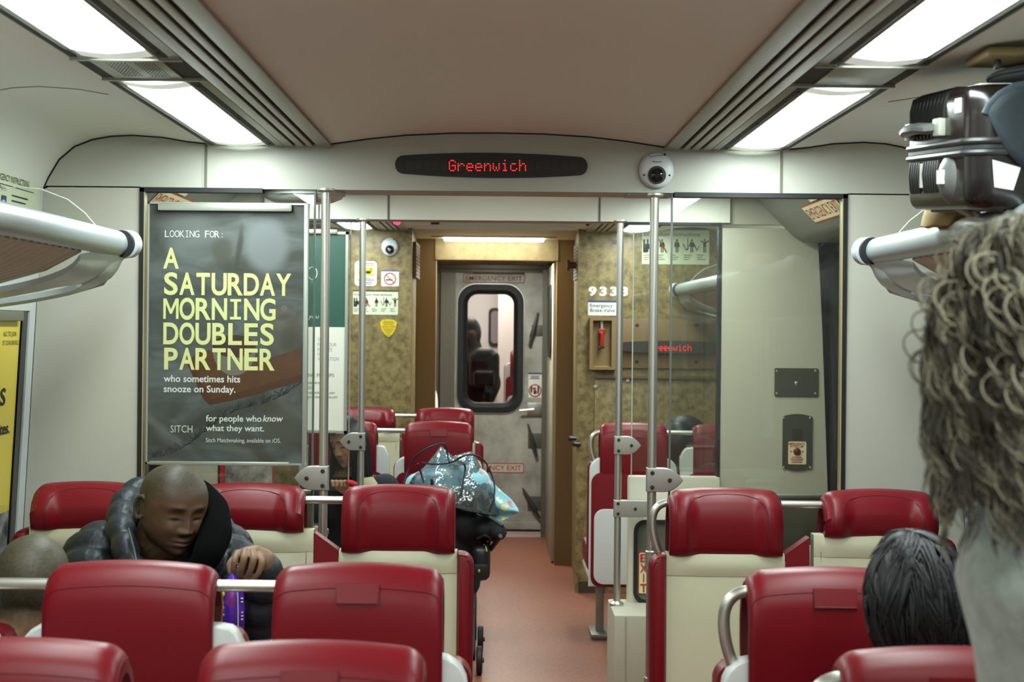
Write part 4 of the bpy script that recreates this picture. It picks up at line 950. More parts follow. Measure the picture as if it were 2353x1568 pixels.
for y, w_ in ((604.5, 34), (608.5, 36), (639, 20), (643, 38), (648, 30), (652, 24)): rectpx(mb, 841-w_/2, y, 841+w_/2, y+1.6, B0-.0022, .0003)
build('symbol', mb, INK, f)
t = thing('warning_shield', 'yellow rounded triangular warning sticker on the brown wall', 'sign', P(892, 775, B0))
out = [(873, 742), (878, 736), (892, 734), (906, 736), (912, 742), (909, 756), (901, 769), (893, 775), (885, 769), (876, 756)]
mb = MB(); mb.loft([[P(x, y, B0) for x, y in out], [P(x, y, B0-.002) for x, y in out]], True, True); f = build('face', mb, YELI, t)
mb = MB(); textpx(mb, 'ASSAULTING', 877, 908, 753, 748.5, B0-.0026, bold=.02); build('red_word', mb, REDINK, f)
mb = MB()
for y, w_ in ((738, 22), (741.5, 28), (745, 24), (756, 26), (759.5, 20), (763, 16), (766.5, 10), (770, 7)): rectpx(mb, 892.5-w_/2, y, 892.5+w_/2, y+1.2, B0-.0022, .0003)
build('small_print', mb, mat('olive_print', (110, 100, 20), .6), f)
# right hand end wall
t = tag(build('car_number', (lambda m: (textpx(m, '9333', 1352, 1443, 678.5, 660, B0-.001, bold=.05, space=1.35), m)[1])(MB()), mat('white_vinyl', (226, 224, 214), .45)), 'white car number starting 933 on the brown wall above the brake valve notice', 'number')
t = thing('brake_notice', 'white Emergency Brake Valve notice with blue top edge', 'sign', P(1385, 725, B0)); f = sheet_px(t, 1351, 691.5, 1420, 725, B0, PAPER)
mb = MB(); rectpx(mb, 1351, 691.5, 1420, 695, B0-.0022, .0004); build('blue_edge', mb, BLUEI, f)
mb = MB(); textpx(mb, 'Emergency', 1356, 1408, 706, 698.5, B0-.0024, bold=.01); textpx(mb, 'Brake Valve', 1356, 1413, 717, 709.5, B0-.0024, bold=.01); build('lettering', mb, mat('navy_ink', (40, 44, 70), .6), f)
t = thing('brake_box', 'recessed brown box with the red emergency brake handle', 'brake valve', P(1383, 849, B0)); a, b = P(1353, 849, B0), P(1414, 730, B0); ai, bi = P(1360, 844, B0), P(1404, 737, B0)
mb = MB(); o = [(a.x, a.z), (b.x, a.z), (b.x, b.z), (a.x, b.z)]; i_ = [(ai.x, ai.z), (bi.x, ai.z), (bi.x, bi.z), (ai.x, bi.z)]
yb_ = B0-.07
mb.loft([[Vector((x, B0, z)) for x, z in o], [Vector((x, yb_, z)) for x, z in o], [Vector((x, yb_, z)) for x, z in i_], [Vector((x, B0-.004, z)) for x, z in i_]], True, False)
mb.poly([Vector((x, B0-.004, z)) for x, z in i_]); build('box', mb, mat('box_brown', (134, 108, 66), .5), t, ang=.3)
mb = MB(); mb.prism([(B0-.004, P(0, 828, B0).z), (yb_, ai.z+.002), (B0-.004, ai.z+.002)], bi.x-ai.x-.002, 'x', ai.x+.001); build('ledge', mb, mat('box_ledge', (168, 146, 100), .5), t)
mb = MB(); mb.tube([P(1383, 738, B0-.04), P(1383, 764, B0-.04)], .009, 8); build('cable_end', mb, mat('pale_cable', (190, 180, 140), .4), t)
mb = MB(); mb.tube([P(1378, 757, B0-.05), P(1378, 764, B0-.05), P(1383, 768, B0-.05), P(1382.5, 795, B0-.05)], [.006, .01, .013, .013], 8); mb.tube([P(1388, 757, B0-.05), P(1388, 764, B0-.05), P(1383, 768, B0-.05)], [.006, .01, .012], 8); mb.tube([P(1376, 758, B0-.05), P(1390, 758, B0-.05)], .006, 8); h = build('handle', mb, mat('brake_red', (168, 26, 24), .35), t)
mb = MB(); mb.tube([P(1376, 799, B0-.05), P(1389, 797, B0-.05)], .009, 8); build('hook', mb, DARKM, h)
t = thing('service_panel', 'plain brown removable panel beside the brake box', 'panel', P(1530, 848, B0)); a, b = P(1415, 846, B0), P(1660, 735, B0)
mb = MB(); mb.box((a.x, B0-.02, a.z), (b.x, B0, b.z), .004); pl = build('cover', mb, LAMD, t)
for x, y in ((1464, 748), (1463, 832), (1600, 748), (1600, 832)):
    mb = MB(); mb.lathe([(.012, 0), (.008, -.003)], P(x, y, B0-.02), 'y', 10); build('screw', mb, DARKM, pl)
t = thing('service_panel', 'low speckled removable panel in the brown wall under the brake box', 'panel', P(1500, 1300, B0)); a, b = P(1362, 1320, B0), P(1660, 870, B0)
mb = MB(); mb.box((a.x, B0-.012, a.z), (b.x, B0, b.z), .004); pl = build('cover', mb, LAM, t)
for x, y in ((1369, 890), (1443, 876)):
    mb = MB(); mb.lathe([(.016, 0), (.013, -.004), (0, -.006)], P(x, y, B0-.012), 'y', 12); build('bolt', mb, ALU, pl)
mb = MB(); mb.box((a.x, B0-.03, P(0, 857, B0).z), (P(1660, 0, B0).x, B0, P(0, 849, B0).z), .003); tag(build('wall_ledge', mb, mat('ledge_brown', (100, 78, 46), .5)), 'narrow dark ledge across the brown wall under the brake box', 'ledge')
mb = MB(); rectpx(mb, 1407, 552, 1417, 562, B0, .004); tag(build('sensor_button', mb, BLACKP), 'small black square sensor on the brown wall left of the larger evacuation sign', 'sensor')
# reflection of the display in the glass, built as a solid sign on the far wall
c = P(1546, 798, 9.55); ds_refl = thing('destination_sign', 'smaller dark oval display with red letters seen through the glass beside the brake box', 'electronic sign', c-Vector((0, 0, .04)))
build('housing', sign_body(c.x, c.z, 236*9.55/F, 29*9.55/F, 9.53, ds_refl, .03), mat('sign_reflection_brown', (52, 46, 38), .4), ds_refl)
dots('Greenwich', 1493, 1589, 791, 807, 9.527, ds_refl)
# louvres, hooks, exit plate, lamp in the passage
for sg, px, nm in ((-1, 953, 'by the small dome camera'), (1, 1316, 'by the thin pole on the low base')):
    t = thing('louvre_vent', 'tall slotted vent on the passage wall %s' % nm, 'vent', (sg*(.525), 9.9, EYE+.3))
    mb = MB(); xs_ = sorted((sg*.528, sg*.50)); mb.box((xs_[0], 9.72, EYE+.30), (xs_[1], 10.2, EYE+.52)); build('frame', mb, LAMD, t)
    mb = MB()
    for k in range(9): mb.box((xs_[0]-.002, 9.76, EYE+.315+k*.022), (xs_[1]+.002, 10.16, EYE+.325+k*.022))
    build('slots', mb, BLACK, t)
t = thing('door_stop', 'short brown door stop high on the passage wall', 'door stop', (.5, 9.9, EYE+.385)); mb = MB(); mb.tube([(.52, 9.9, EYE+.39), (.46, 9.9, EYE+.39)], .022, 12); build('peg', mb, LAMD, t); mb = MB(); mb.tube([(.462, 9.9, EYE+.39), (.445, 9.9, EYE+.39)], .034, 12); build('pad', mb, mat('stop_pad', (110, 90, 70), .6), t)
for (px, py) in ((1309, 1008), (1319, 1021)):
    p = P(px, py, 9.59); mb = MB(); mb.tube([p+Vector((.04, 0, 0)), p], [.012, .016], 10); mb.ell(p, (.01, .016, .016)); tag(build('coat_stud', mb, BLACKP), 'black stud on the passage edge, %s of the two' % ('upper' if py < 1015 else 'lower'), 'stud', 'studs on the passage edge')
t = thing('exit_plate', 'pale EXIT sign with red arrow on the ceiling in front of the end door', 'sign', P(1138, 520, 10.3))
a, b = P(1081, 523, 10.3), P(1194, 508, 10.3); mb = MB(); mb.box((a.x, 10.3, a.z), (b.x, 10.36, b.z+.03), .002); f = build('plate', mb, mat('exit_plate_tan', (186, 172, 136), .5), t)
mb = MB(); textpx(mb, 'EXIT', 1122, 1150, 521, 510, 10.299, bold=.02)
mb.tube([P(1162, 515.5, 10.298), P(1176, 515.5, 10.298)], .004, 4); mb.tube([P(1171, 511, 10.298), P(1178, 515.5, 10.298), P(1171, 520, 10.298)], .004, 4); build('lettering', mb, REDINK, f)
mb = MB(); mb.ell(P(1137, 526, 10.3), (.013, .013, .012)); tag(build('indicator_light', mb, mat('green_led', (60, 230, 150), .4, emit=((70, 255, 170), 3.0))), 'glowing green indicator under the EXIT plate', 'indicator light')
t = thing('lobby_lamp', 'narrow strip lamp above the brown end doorway', 'lamp', P(1135, 551, 10.5)); a, b = P(1020, 552, 10.5), P(1250, 545, 10.5)
mb = MB(); mb.prism([(10.36, ZC+.0), (10.36, EYE+.585), (10.50, b.z+.005), (10.66, b.z+.0), (10.66, ZC)], b.x-a.x+.16, 'x', a.x-.08); build('housing', mb, mat('lamp_housing_tan', (184, 172, 144), .5), t)
mb = MB(); mb.box((a.x, 10.45, a.z), (b.x, 10.62, b.z+.002), .004); build('tube_cover', mb, mat('strip_lamp', (255, 255, 244), .5, emit=((255, 255, 240), 9.0)), t)
mb = MB(); p = P(912, 509, FAR+.3); mb.ell(p, (.018, .018, .016)); tag(build('indicator_light', mb, mat('pink_led', (255, 60, 120), .4, emit=((255, 50, 110), 2.5))), 'small glowing pink indicator at the ceiling slots past the second header', 'indicator light')
mb = MB(); p = P(1351, 509, FAR+.3); mb.lathe([(.016, 0), (.008, -.03), (0, -.032)], p+Vector((0, 0, .01)), 'z', 12); tag(build('indicator_light', mb, mat('dull_red_lens', (120, 24, 30), .3)), 'unlit dark red indicator at the ceiling past the second header', 'indicator light')
mb = MB(); p = P(1000, 510, FAR+.3); mb.box((p.x-.02, p.y-.02, p.z-.012), (p.x+.02, p.y+.02, p.z+.02), .004); tag(build('ceiling_sensor', mb, BLACKP), 'tiny black box sensor under the ceiling past the second header', 'sensor')

# ---------------------------------------------------------------- seats
HW = .1725
def seat(key, low, slant, handle, name, label, loc, rz, bare=0):
    """local frame: sitter looks along +y; low: aisle seat with its lower back; slant: side (+1/-1) on which the back rises to the neighbour; handle: side of a grab loop"""
    t = thing('train_seat', label, 'seat', loc, rz, group='red and cream carriage seats')
    zf = .932 if low else .992
    zr = .880
    def topz(x):
        q = abs(x)/HW; z = 1.142-.013*q*q; R = .034; e = abs(x)-(HW-R)
        if e > 0: z -= R*(1-sqrt(max(0, 1-(e/R)**2)))*.9
        return z
    def ring(x):
        zt = topz(x); e = max(0, abs(x)-(HW-.012))/.012; k = .009*(1-sqrt(max(0, 1-e*e)))
        yf = .072+.016*ss(.085, .125, abs(x))*(1-ss(HW-.03, HW, abs(x))*.6)-k; yr = -.064+k*.7
        return [Vector((x, y, z)) for y, z in ((yr+.004, zr+k*.6), (yr, zr+.03), (yr-.003, 1.0), (yr-.002, zt-.075), (yr+.010, zt-.034), (yr+.034, zt-.008), (.002, zt), (.030, zt-.006), (yf-.016, zt-.030), (yf-.002, zt-.065), (yf+.002, (zt+zf)/2), (yf-.002, zf+.035), (yf-.010, zf+.010), (yf-.030, zf+.002), (.01, zf+.008), (-.025, zf+.004), (-.036, zf-.005), (yr+.022, zr+k*.6))]
    N = 40; xs = [HW*sin(pi/2*(-1+2*i/N)) for i in range(N+1)]
    mb = MB(); rings = [ring(x) for x in xs]
    ctr = [sum(r, Vector())/len(r) for r in rings]
    # open ends: rolled lip then pushed in lining
    mb.loft(rings, True, False)
    for j, s_ in ((0, 1), (N, -1)):
        tgt = [Vector((p.x, .006, 1.055 if p.z > 1.0 else max(p.z+.02, zf+.02))) for p in rings[j]]; lip = [p.lerp(q_, .26) for p, q_ in zip(rings[j], tgt)]; deep = [p.lerp(q_, .32)+Vector((s_*.06, 0, 0)) for p, q_ in zip(rings[j], tgt)]
        mb.mi = 0; mb.loft([rings[j], lip], True, False); mb.mi = 1; mb.loft([lip, deep], True, False); mb.add(deep, [tuple(range(len(deep)))]); mb.mi = 0
    def surf(x, f):
        r = ring(x); i = int(f); return r[i].lerp(r[(i+1) % len(r)], f-i)
    mb.mi = 2
    # front seams: arch between the wings and two bolster seams
    arch = [(-.114, 12.2), (-.118, 11), (-.120, 10), (-.118, 9), (-.110, 8.3), (-.094, 7.85), (-.065, 7.6), (-.03, 7.5)]; arch = arch+[(0, 7.48)]+[(-x, f) for x, f in arch[::-1]]
    for off in (0, .006): mb.tube([surf(x*(1+off*6), f)+Vector((0, .0006, 0)) for x, f in arch], .0011, 4, cap=False)
    for sx in (-1, 1):
        for xx in (.150, .156): mb.tube([surf(sx*xx, f) for f in (12.2, 11, 10, 9, 8, 7.2)], .0010, 4, cap=False)
    # rear seam under the crown, and side piping
    mb.tube([surf(x, 3.75) for x in xs[2:-2]], .0012, 4, cap=False)
    for j in (2, N-2): mb.tube([rings[j][i] for i in range(0, 14)], .0012, 4, cap=False)
    hr = build('headrest', mb, [RED, RED_D, SEAM], t, local=True, ang=1.0)
    if low or key == 'tab':
        mb = MB(); a = [surf(x, 3.55)+Vector((0, -.002, 0)) for x in (-.044, .044)]; pz = [Vector((sx*.044, -.0695, z)) for z in (1.106, 1.070) for sx in (-1, 1)]
        mb.prism([(-.0710, 1.068), (-.0665, 1.106-.036), (-.0555, 1.106), (-.0600, 1.106)], .088, 'x', -.044); mb.mi = 1
        for p, q in (((-.042, 1.070), (.042, 1.070)), ((-.042, 1.070), (-.042, 1.102)), ((.042, 1.070), (.042, 1.102))): mb.tube([(p[0], -.0712+.0115*(p[1]-1.068)/.036, p[1]), (q[0], -.0712+.0115*(q[1]-1.068)/.036, q[1])], .0009, 4)
        build('name_tab', mb, [RED, SEAM], hr, local=True)
    # backrest
    W = .180; zt = zf+.012
    def back_y(x, z): return .050+.05*(1.0-(z-.42)/.6)*.55+.012*cos(min(1, abs(x)/W)*pi/2)
    mb = MB(); mb.mi = 0
    def panel(x0, x1, z0, z1, bulge=.006, n=8, m=6):
        rings = []
        for i in range(n+1):
            x = x0+(x1-x0)*i/n; col = []
            for j in range(m+1):
                z = z0+(z1-z0)*j/m; q = min(i, n-i)/n*2; s_ = min(j, m-j)/m*2
                col.append(Vector((x, back_y(x, z)+bulge*min(1, 3*q)**.5*min(1, 3*s_)**.5, z)))
            rings.append(col+[Vector((x, .0, z1)), Vector((x, .0, z0))])
        mb.loft(rings, True, True)
    Wl, Wr = (.203 if bare < 0 else W), (.203 if bare > 0 else W)
    panel(-Wl, Wr, .44, zf-.055); panel(-Wl, Wr, zf-.054, zt, .008, 8, 3)
    mb.mi = 1; mb.tube([(x, back_y(x, zf-.054)+.001, zf-.0545) for x in [-W+2*W*i/8 for i in range(9)]], .0011, 4)
    for sx in (-1, 1): mb.tube([(sx*(W+.001), back_y(W, z)+.001, z) for z in (.46, .6, .75, zf-.01)], .0016, 4)
    br = build('backrest', mb, [BEIGE, BSEAM], t, local=True)
    for sx in (-1, 1):
        if sx == bare: continue
        mb = MB(); x0, x1 = sx*(W+.002), sx*(.255 if low and sx == slant and key[0] == 'F' else .230)
        if low and sx == slant and key[0] == 'F':   # rises to the neighbour
            rings = [[Vector((x, y, z)) for y, z in ((.055+.03, .45), (back_y(W, .8)+.006, .8), (back_y(W, zq)+.002, zq), (.0, zq), (.0, .45))] for x, zq in ((x0, zt), ((x0+x1)/2, zt+.026), (x1, zt+.052))]
            mb.loft(rings if sx > 0 else rings[::-1], True, True)
        else:
            a = [(x0, .45), (x0, zt-.002)]; cxx, r_ = x1-sx*.040, .040
            pts = [(x0, .45), (x0, zt-.004)] + [(cxx+sx*r_*sin(q), zt-.044+r_*cos(q)) for q in (0, .35, .7, 1.05, 1.4, pi/2)] + [(x1, .45)]
            rings = []
            for y_off, ins in ((-.012, .0), (.006, .0), (.016, .006), (.020, .016)):
                cen = Vector((sum(p[0] for p in pts)/len(pts), 0, sum(p[1] for p in pts)/len(pts)))
                rr = []
                for px_, pz_ in pts:
                    dx, dz = cen.x-px_, cen.z-pz_; L = sqrt(dx*dx+dz*dz)
                    rr.append(Vector((px_+(ins*(1 if dx > 0 else -1) if abs(dx) > .004 else 0), back_y(W, pz_)+y_off, pz_+dz/L*ins)))
                rings.append(rr)
            rings.insert(0, [Vector((p.x, 0, p.z)) for p in rings[0]])
            mb.loft(rings, True, True); mb.mi = 1
            mb.tube([p+Vector((0, .002, 0)) for p in rings[-2][1:]], .0016, 5)
        build('side_bolster', mb, [RED, SEAM], t, local=True)
    # seat cushion
    mb = MB(); mb.box((-.228, .05, .36), (.228, .53, .485), .035, seg=4); mb.box((-.16, .09, .40), (.16, .52, .496), .03, seg=3); build('seat_cushion', mb, RED, t, local=True)
    # moulded shell behind, with its raised shoulders
    front = key[0] == 'F'
    zs = (zf-.02) if front else (.962 if low else 1.018)
    w_ = .224
    pts = [(-w_, .30), (w_, .30)]
    def shoulder(s_):
        if key.endswith('slope%+d' % s_): return [(s_*.239, zs-.10), (s_*.239, zs-.052), (s_*.232, zs-.040), (s_*.218, zs-.014), (s_*.206, zs-.004), (s_*.18, zs)]
        return [(s_*w_, zs-.065)]+[(s_*(w_-.065+.065*cos(q)), zs-.065+.065*sin(q)) for q in (.3, .6, .9, 1.2, pi/2)]
    poly = pts + shoulder(1) + shoulder(-1)[::-1]
    mb = MB(); mb.prism(poly, .050, 'y', -.052, .012); build('shell', mb, SHELL, t, local=True)
    mb = MB(); mb.prism(rrect(-.215, .30, .215, .885, .05, 5), .012, 'y', -.060, .004); rp = build('rear_cover', mb, RED, t, local=True)
    mb = MB(); mb.prism(rrect(-.200, .315, .200, .70, .05, 5), .014, 'y', -.070, .005); build('rear_tray', mb, SHELL, rp, local=True)
    # pan and leg
    mb = MB(); mb.box((-.225, -.03, .33), (.225, .50, .365), .012); build('seat_pan', mb, SHELL, t, local=True)
    mb = MB()
    for lx in ((-.15, .15) if low else (0,)):
        mb.box((lx-.02, .16, .02), (lx+.02, .22, .34), .004)
    mb.box((-.2, .08, .012), (.2, .34, .03), .004); mb.box((-.2, .10, 0), (.2, .32, .014)); build('leg', mb, mat('leg_steel', (140, 138, 130), .4, .8), t, local=True)
    if handle:
        s_ = handle; path = [(HW-.03, 1.092), (HW+.004, 1.092), (HW+.028, 1.082), (HW+.043, 1.058), (HW+.046, 1.03), (HW+.042, .99), (HW+.030, .95), (HW+.012, .905)]
        P2 = []
        for i in range(len(path)-1):
            for q in (0, .34, .67):
                P2.append((path[i][0]+(path[i+1][0]-path[i][0])*q, path[i][1]+(path[i+1][1]-path[i][1])*q))
        P2.append(path[-1])
        for _ in range(3): P2 = [P2[0]]+[((P2[i-1][0]+2*P2[i][0]+P2[i+1][0])/4, (P2[i-1][1]+2*P2[i][1]+P2[i+1][1])/4) for i in range(1, len(P2)-1)]+[P2[-1]]
        mb = MB(); mb.tube([(s_*x, -.012, z) for x, z in P2], .0125, 14); hd = build('grab_handle', mb, STEEL, t, local=True)
        mb = MB(); mb.lathe([(.020, -.012), (.020, .006), (.015, .014)], (s_*(HW+.012), -.012, .915), 'z', 18); mb.lathe([(.03, -.04), (.028, -.012), (.02, -.008)], (s_*(HW+.010), -.012, .915), 'z', 18); build('handle_socket', mb, SHELL, hd, local=True)
    return t
protos = {}
def put(key, label, x, y, facing):
    """facing +1: looks down the car, -1: looks back at the camera"""
    if key in protos:
        index_kids(); return dup(protos[key], (x, y, 0), 0 if facing > 0 else pi, label)
    low, slant, handle, bare = {'Fmid': (0, 0, 0, 0), 'FmidL': (0, 0, 0, -1), 'FmidR': (0, 0, 0, 1), 'FlowR': (1, 1, 0, 0), 'FlowLh': (1, -1, 1, 0),
        'mid': (0, 0, 0, 0), 'mid_slope+1': (0, 0, 0, 0), 'mid_slope-1': (0, 0, 0, 0), 'lowL': (1, -1, 0, 0), 'lowRh': (1, 1, -1, 0)}[key]
    protos[key] = seat(key, low, slant, handle, key, label, (x, y, 0), 0 if facing > 0 else pi, bare); return protos[key]
R1, R2, R3, RA, RB = 4.82, 3.225, 2.425, 8.02, 9.36
put('Fmid', 'facing red and cream seat next to the wall, half hidden by the puffer jacket', -1.236, R1, -1)
put('FmidL', 'facing red and cream seat between the puffer jacket and the steel pole', -.752, R1, -1)
put('FlowR', 'facing red and cream aisle seat in front of the covered pushchair', -.292, R1, -1)
put('FlowLh', 'facing red and cream aisle seat with grab loop before the intercom pillar', .705, R1, -1)
put('FmidR', 'facing red and cream window seat without grab loop before the intercom pillar', 1.176, R1, -1)
put('mid', 'window seat of the shaven headed passenger, mostly outside the picture, white shell showing', -1.225, R2, 1)
put('mid_slope+1', 'red seat back between the shaven head and the purple snack bag', -.740, R2, 1)
put('lowL', 'red aisle seat back with stitched tab, just beyond the nearest aisle seat back', -.275, R2, 1)
put('lowRh', 'red aisle seat back with steel grab loop beside the black haired passenger', .690, R2, 1)
put('mid_slope-1', 'seat back mostly hidden behind the black hair and the grey coat', 1.165, R2, 1)
put('lowL', 'nearest red aisle seat back at the bottom edge, stitched tab partly cut off', -.277, R3, 1)
put('mid_slope+1', 'nearest red seat back in the bottom corner under the shaven headed passenger', -.742, R3, 1)
put('lowRh', 'nearest red seat back of the black haired passenger at the bottom edge', .705, R3, 1)
put('lowL', 'distant red aisle seat back behind the clear pushchair cover', -.288, RA, 1)
put('mid_slope+1', 'distant red seat back beside the woman with long dark hair', -.775, RA, 1)
put('FlowR', 'farthest facing red aisle seat, against the brown wall near the end door', -.298, RB, -1)
put('FmidL', 'farthest facing red seat under the yellow shield sticker', -.770, RB, -1)
put('lowRh', 'distant red seat back with grab loop and white rear panel by the brake box', .710, RA+.05, 1)
put('mid_slope-1', 'distant red window seat back seen through the glass next to the cream pillar', 1.187, RA+.05, 1)
# rails through the headrests
def rail(xa, xb, y, label):
    t = tag(build('seat_rail', (lambda m: (m.tube([(xa, y, 1.090), (xb, y, 1.090)], .0123, 14), m)[1])(MB()), STEEL), label, 'rail', group='steel rails between headrests'); return t
E = HW-.012
rail(-1.236+E, -.752-E, R1, 'steel rail through the facing headrests hidden behind the puffer jacket')
rail(-.752+E, -.292-E, R1, 'steel rail between the facing headrests in front of the steel pole by the first poster')
rail(.705+E, 1.176-E, R1, 'steel rail between the two facing headrests by the intercom pillar')
rail(-1.225+E, -.740-E, R2, 'steel rail crossing the neck of the shaven headed passenger')
rail(-.740+E, -.275-E, R2, 'steel rail passing in front of the purple snack bag')
rail(.690+E, 1.165-E, R2, 'steel rail behind the head of the black haired passenger')
rail(-.775+E, -.288-E, RA, 'distant steel rail above the white armrest beyond the woman with long dark hair')
rail(-.770+E, -.298-E, RB, 'farthest steel rail under the yellow shield sticker')
rail(.710+E, 1.187-E, RA+.05, 'distant steel rail seen through the glass by the brake box')

# ================================================================ PEOPLE
def gs(a, b): return math.exp(-(a/b)**2)
WTAB = [(-.118, .012), (-.112, .026), (-.105, .036), (-.085, .054), (-.06, .066), (-.03, .073), (0, .077), (.03, .078), (.06, .073), (.085, .060), (.1, .044), (.11, .026), (.116, .006)]
FTAB = [(-.118, .060), (-.112, .074), (-.105, .082), (-.085, .089), (-.06, .090), (-.03, .091), (0, .092), (.03, .095), (.06, .087), (.085, .067), (.1, .046), (.11, .026), (.116, .006)]
BTAB = [(-.118, -.03), (-.112, -.01), (-.105, .010), (-.085, .038), (-.06, .062), (-.03, .086), (0, .099), (.03, .104), (.06, .096), (.085, .077), (.1, .056), (.11, .032), (.116, .006)]
def cint(tab, x):
    if x <= tab[0][0]: return tab[0][1]
    if x >= tab[-1][0]: return tab[-1][1]
    n = len(tab)
    for i in range(n-1):
        if x <= tab[i+1][0]:
            def sl(k):
                if k <= 0 or k >= n-1: k0, k1 = (0, 1) if k <= 0 else (n-2, n-1); return (tab[k1][1]-tab[k0][1])/(tab[k1][0]-tab[k0][0])
                return (tab[k+1][1]-tab[k-1][1])/(tab[k+1][0]-tab[k-1][0])
            h = tab[i+1][0]-tab[i][0]; t = (x-tab[i][0])/h
            return tab[i][1]*(2*t**3-3*t*t+1)+sl(i)*h*(t**3-2*t*t+t)+tab[i+1][1]*(3*t*t-2*t**3)+sl(i+1)*h*(t**3-t*t)
def head(mb, M, full=1.0, ears=True, wide=1.0):
    """a head with face, local frame: +y forward, +z up, origin midway between chin and crown"""
    nz, na = 84, 64; rings = []
    for j in range(nz+1):
        z = -.118+.234*j/nz; w_, f, b = cint(WTAB, z)*wide, cint(FTAB, z), cint(BTAB, z)
        yc = (f-b)/2 if False else 0.0; ring = []
        for i in range(na):
            t = 2*pi*i/na; c, s_ = cos(t), sin(t)
            e = 2/2.25; x = w_*abs(c)**e*(1 if c > 0 else -1); y = (f if s_ > 0 else b)*abs(s_)**e*(1 if s_ > 0 else -1)
            if b < 0 and s_ <= 0: y = -b*abs(s_)**e
            if s_ > .05:
                k = min(1, (s_-.05)*3); ax = abs(x); d = 0
                d += gs(x, .0115)*interp([(-.052, 0), (-.045, .012), (-.036, .0245), (-.028, .021), (0, .010), (.018, .004), (.03, 0)], z)
                d += gs(ax-.0150, .008)*gs(z+.038, .0085)*.014
                d -= .0155*gs(ax-.031, .016)*gs(z-.004, .0125); d += .0095*gs(ax-.032, .0115)*gs(z-.002, .0085)
                d -= .0045*gs(ax-.032, .013)*gs(z+.0075, .0026)
                d += .0055*gs(ax-.030, .020)*gs(z-.026, .008)
                d += .0095*gs(x, .023)*gs(z+.0635, .0055)+.0115*gs(x, .021)*gs(z+.0765, .0062)-.007*gs(x, .026)*gs(z+.0700, .0022)
                d -= .004*gs(x, .03)*gs(z+.088, .006); d += .006*gs(x, .020)*gs(z+.103, .012)
                d += .006*full*gs(ax-.047, .020)*gs(z+.035, .022)
                y += d*k
            ring.append(M @ Vector((x, y, z)))
        rings.append(ring)
    mb.loft(rings, True, True)
    if ears:
        for sx in (-1, 1):
            pts = []
            R = Matrix.Rotation(sx*.35, 3, 'Z')
            for k in range(15):
                a = -2.3+k*4.6/14; q = Vector((sx*.004*abs(sin(a)), -.016*sin(a+1.57)*1.0-.006, .028*sin(a)*-1)); q = Vector((sx*(.008+.004*cos(a*.7)), -.004-.015*cos(a), .030*sin(a)))
                pts.append(M @ (Vector((sx*.0735*wide, -.010, -.004))+R @ q))
            mb.tube(pts, [.003]+[.0058]*13+[.004], 8)
            mb.ell((0, 0, 0), (.006, .013, .025), (M @ Matrix.Translation((sx*.078*wide, -.008, -.004))).to_3x3() @ Matrix.Rotation(sx*.3, 3, 'Z'), 14, 10)
            n = 11*14
            vs = list(mb.bm.verts)[-n:]; off = M @ Vector((sx*.077*wide, -.008, -.004))
            for v in vs: v.co += off
def fuse(name, mb, voxel, smooth=3, pig=None, mats=None, parent=None):
    """weld overlapping volumes to one continuous skin, then colour it"""
    me = bpy.data.meshes.new('w'); mb.bm.to_mesh(me); mb.bm.free(); o = bpy.data.objects.new('w', me); C.objects.link(o)
    sort_out(me)
    r = o.modifiers.new('r', 'REMESH'); r.mode = 'VOXEL'; r.voxel_size = voxel
    if smooth: q = o.modifiers.new('s', 'SMOOTH'); q.iterations = smooth; q.factor = .5
    dg = bpy.context.evaluated_depsgraph_get(); ev = o.evaluated_get(dg); me2 = bpy.data.meshes.new_from_object(ev); me2.name = name
    bpy.data.objects.remove(o); bpy.data.meshes.remove(me)
    if pig:
        at = me2.color_attributes.new('pigment', 'FLOAT_COLOR', 'POINT')
        for i, v in enumerate(me2.vertices):
            c = pig(v.co); at.data[i].color = (lin(c[0]), lin(c[1]), lin(c[2]), 1)
    for m in (mats if isinstance(mats, (list, tuple)) else [mats]): me2.materials.append(m)
    for p in me2.polygons: p.use_smooth = True
    ob = bpy.data.objects.new(name, me2); C.objects.link(ob)
    if parent is not None: ob.parent = parent; me2.transform(absloc(parent).inverted())
    return ob
def mix(a, b, k): k = max(0, min(1, k)); return tuple(x+(y-x)*k for x, y in zip(a, b))
def face_pig(Mi, skin, lip, brow, scalp=None, lo=.0, stub=0.0, area=.16, far=None):
    def f(co):
        p = Mi @ co
        if p.length > area: return far if far and p.length > .22 else skin
        c = skin; ax = abs(p.x); n = noise.noise(p*60)
        c = mix(c, tuple(v*.82 for v in skin), .5+.5*n)
        if scalp:
            hl = .060-.35*max(0, .02-p.y)*1.0 if p.y > -.03 else -.045
            line = interp([(-.12, -.075), (-.05, -.055), (-.015, -.03), (.01, .02), (.04, .055), (.07, .060), (.1, .062)], p.y)
            c = mix(c, mix(scalp, tuple(v*.7 for v in scalp), .5+.9*noise.noise(p*240)), (p.z-line+.026)/.062)
        if p.y > .03:
            c = mix(c, brow, .72*gs(ax-.031, .017)*gs(p.z-.0265+.15*max(0, ax-.035), .0042)*1.3)
            c = mix(c, tuple(v*.28 for v in skin), 1.4*gs(ax-.032, .0150)*gs(p.z+.0065, .0034))
            c = mix(c, lip, gs(p.x, .024)**1*max(gs(p.z+.0640, .006), gs(p.z+.0765, .007))*1.2)
            c = mix(c, tuple(v*.4 for v in lip), gs(p.x, .026)*gs(p.z+.0702, .0022))
            c = mix(c, tuple(v*.4 for v in skin), 1.1*gs(ax-.008, .0045)*gs(p.z+.047, .0035))
            if stub: c = mix(c, brow, stub*(gs(p.x, .024)*gs(p.z+.0545, .0045)+gs(p.x, .02)*gs(p.z+.1, .012)*.6))
        if stub and p.z < -.03: c = mix(c, brow, stub*.35*gs(p.z+.09, .03))
        return c
    return f
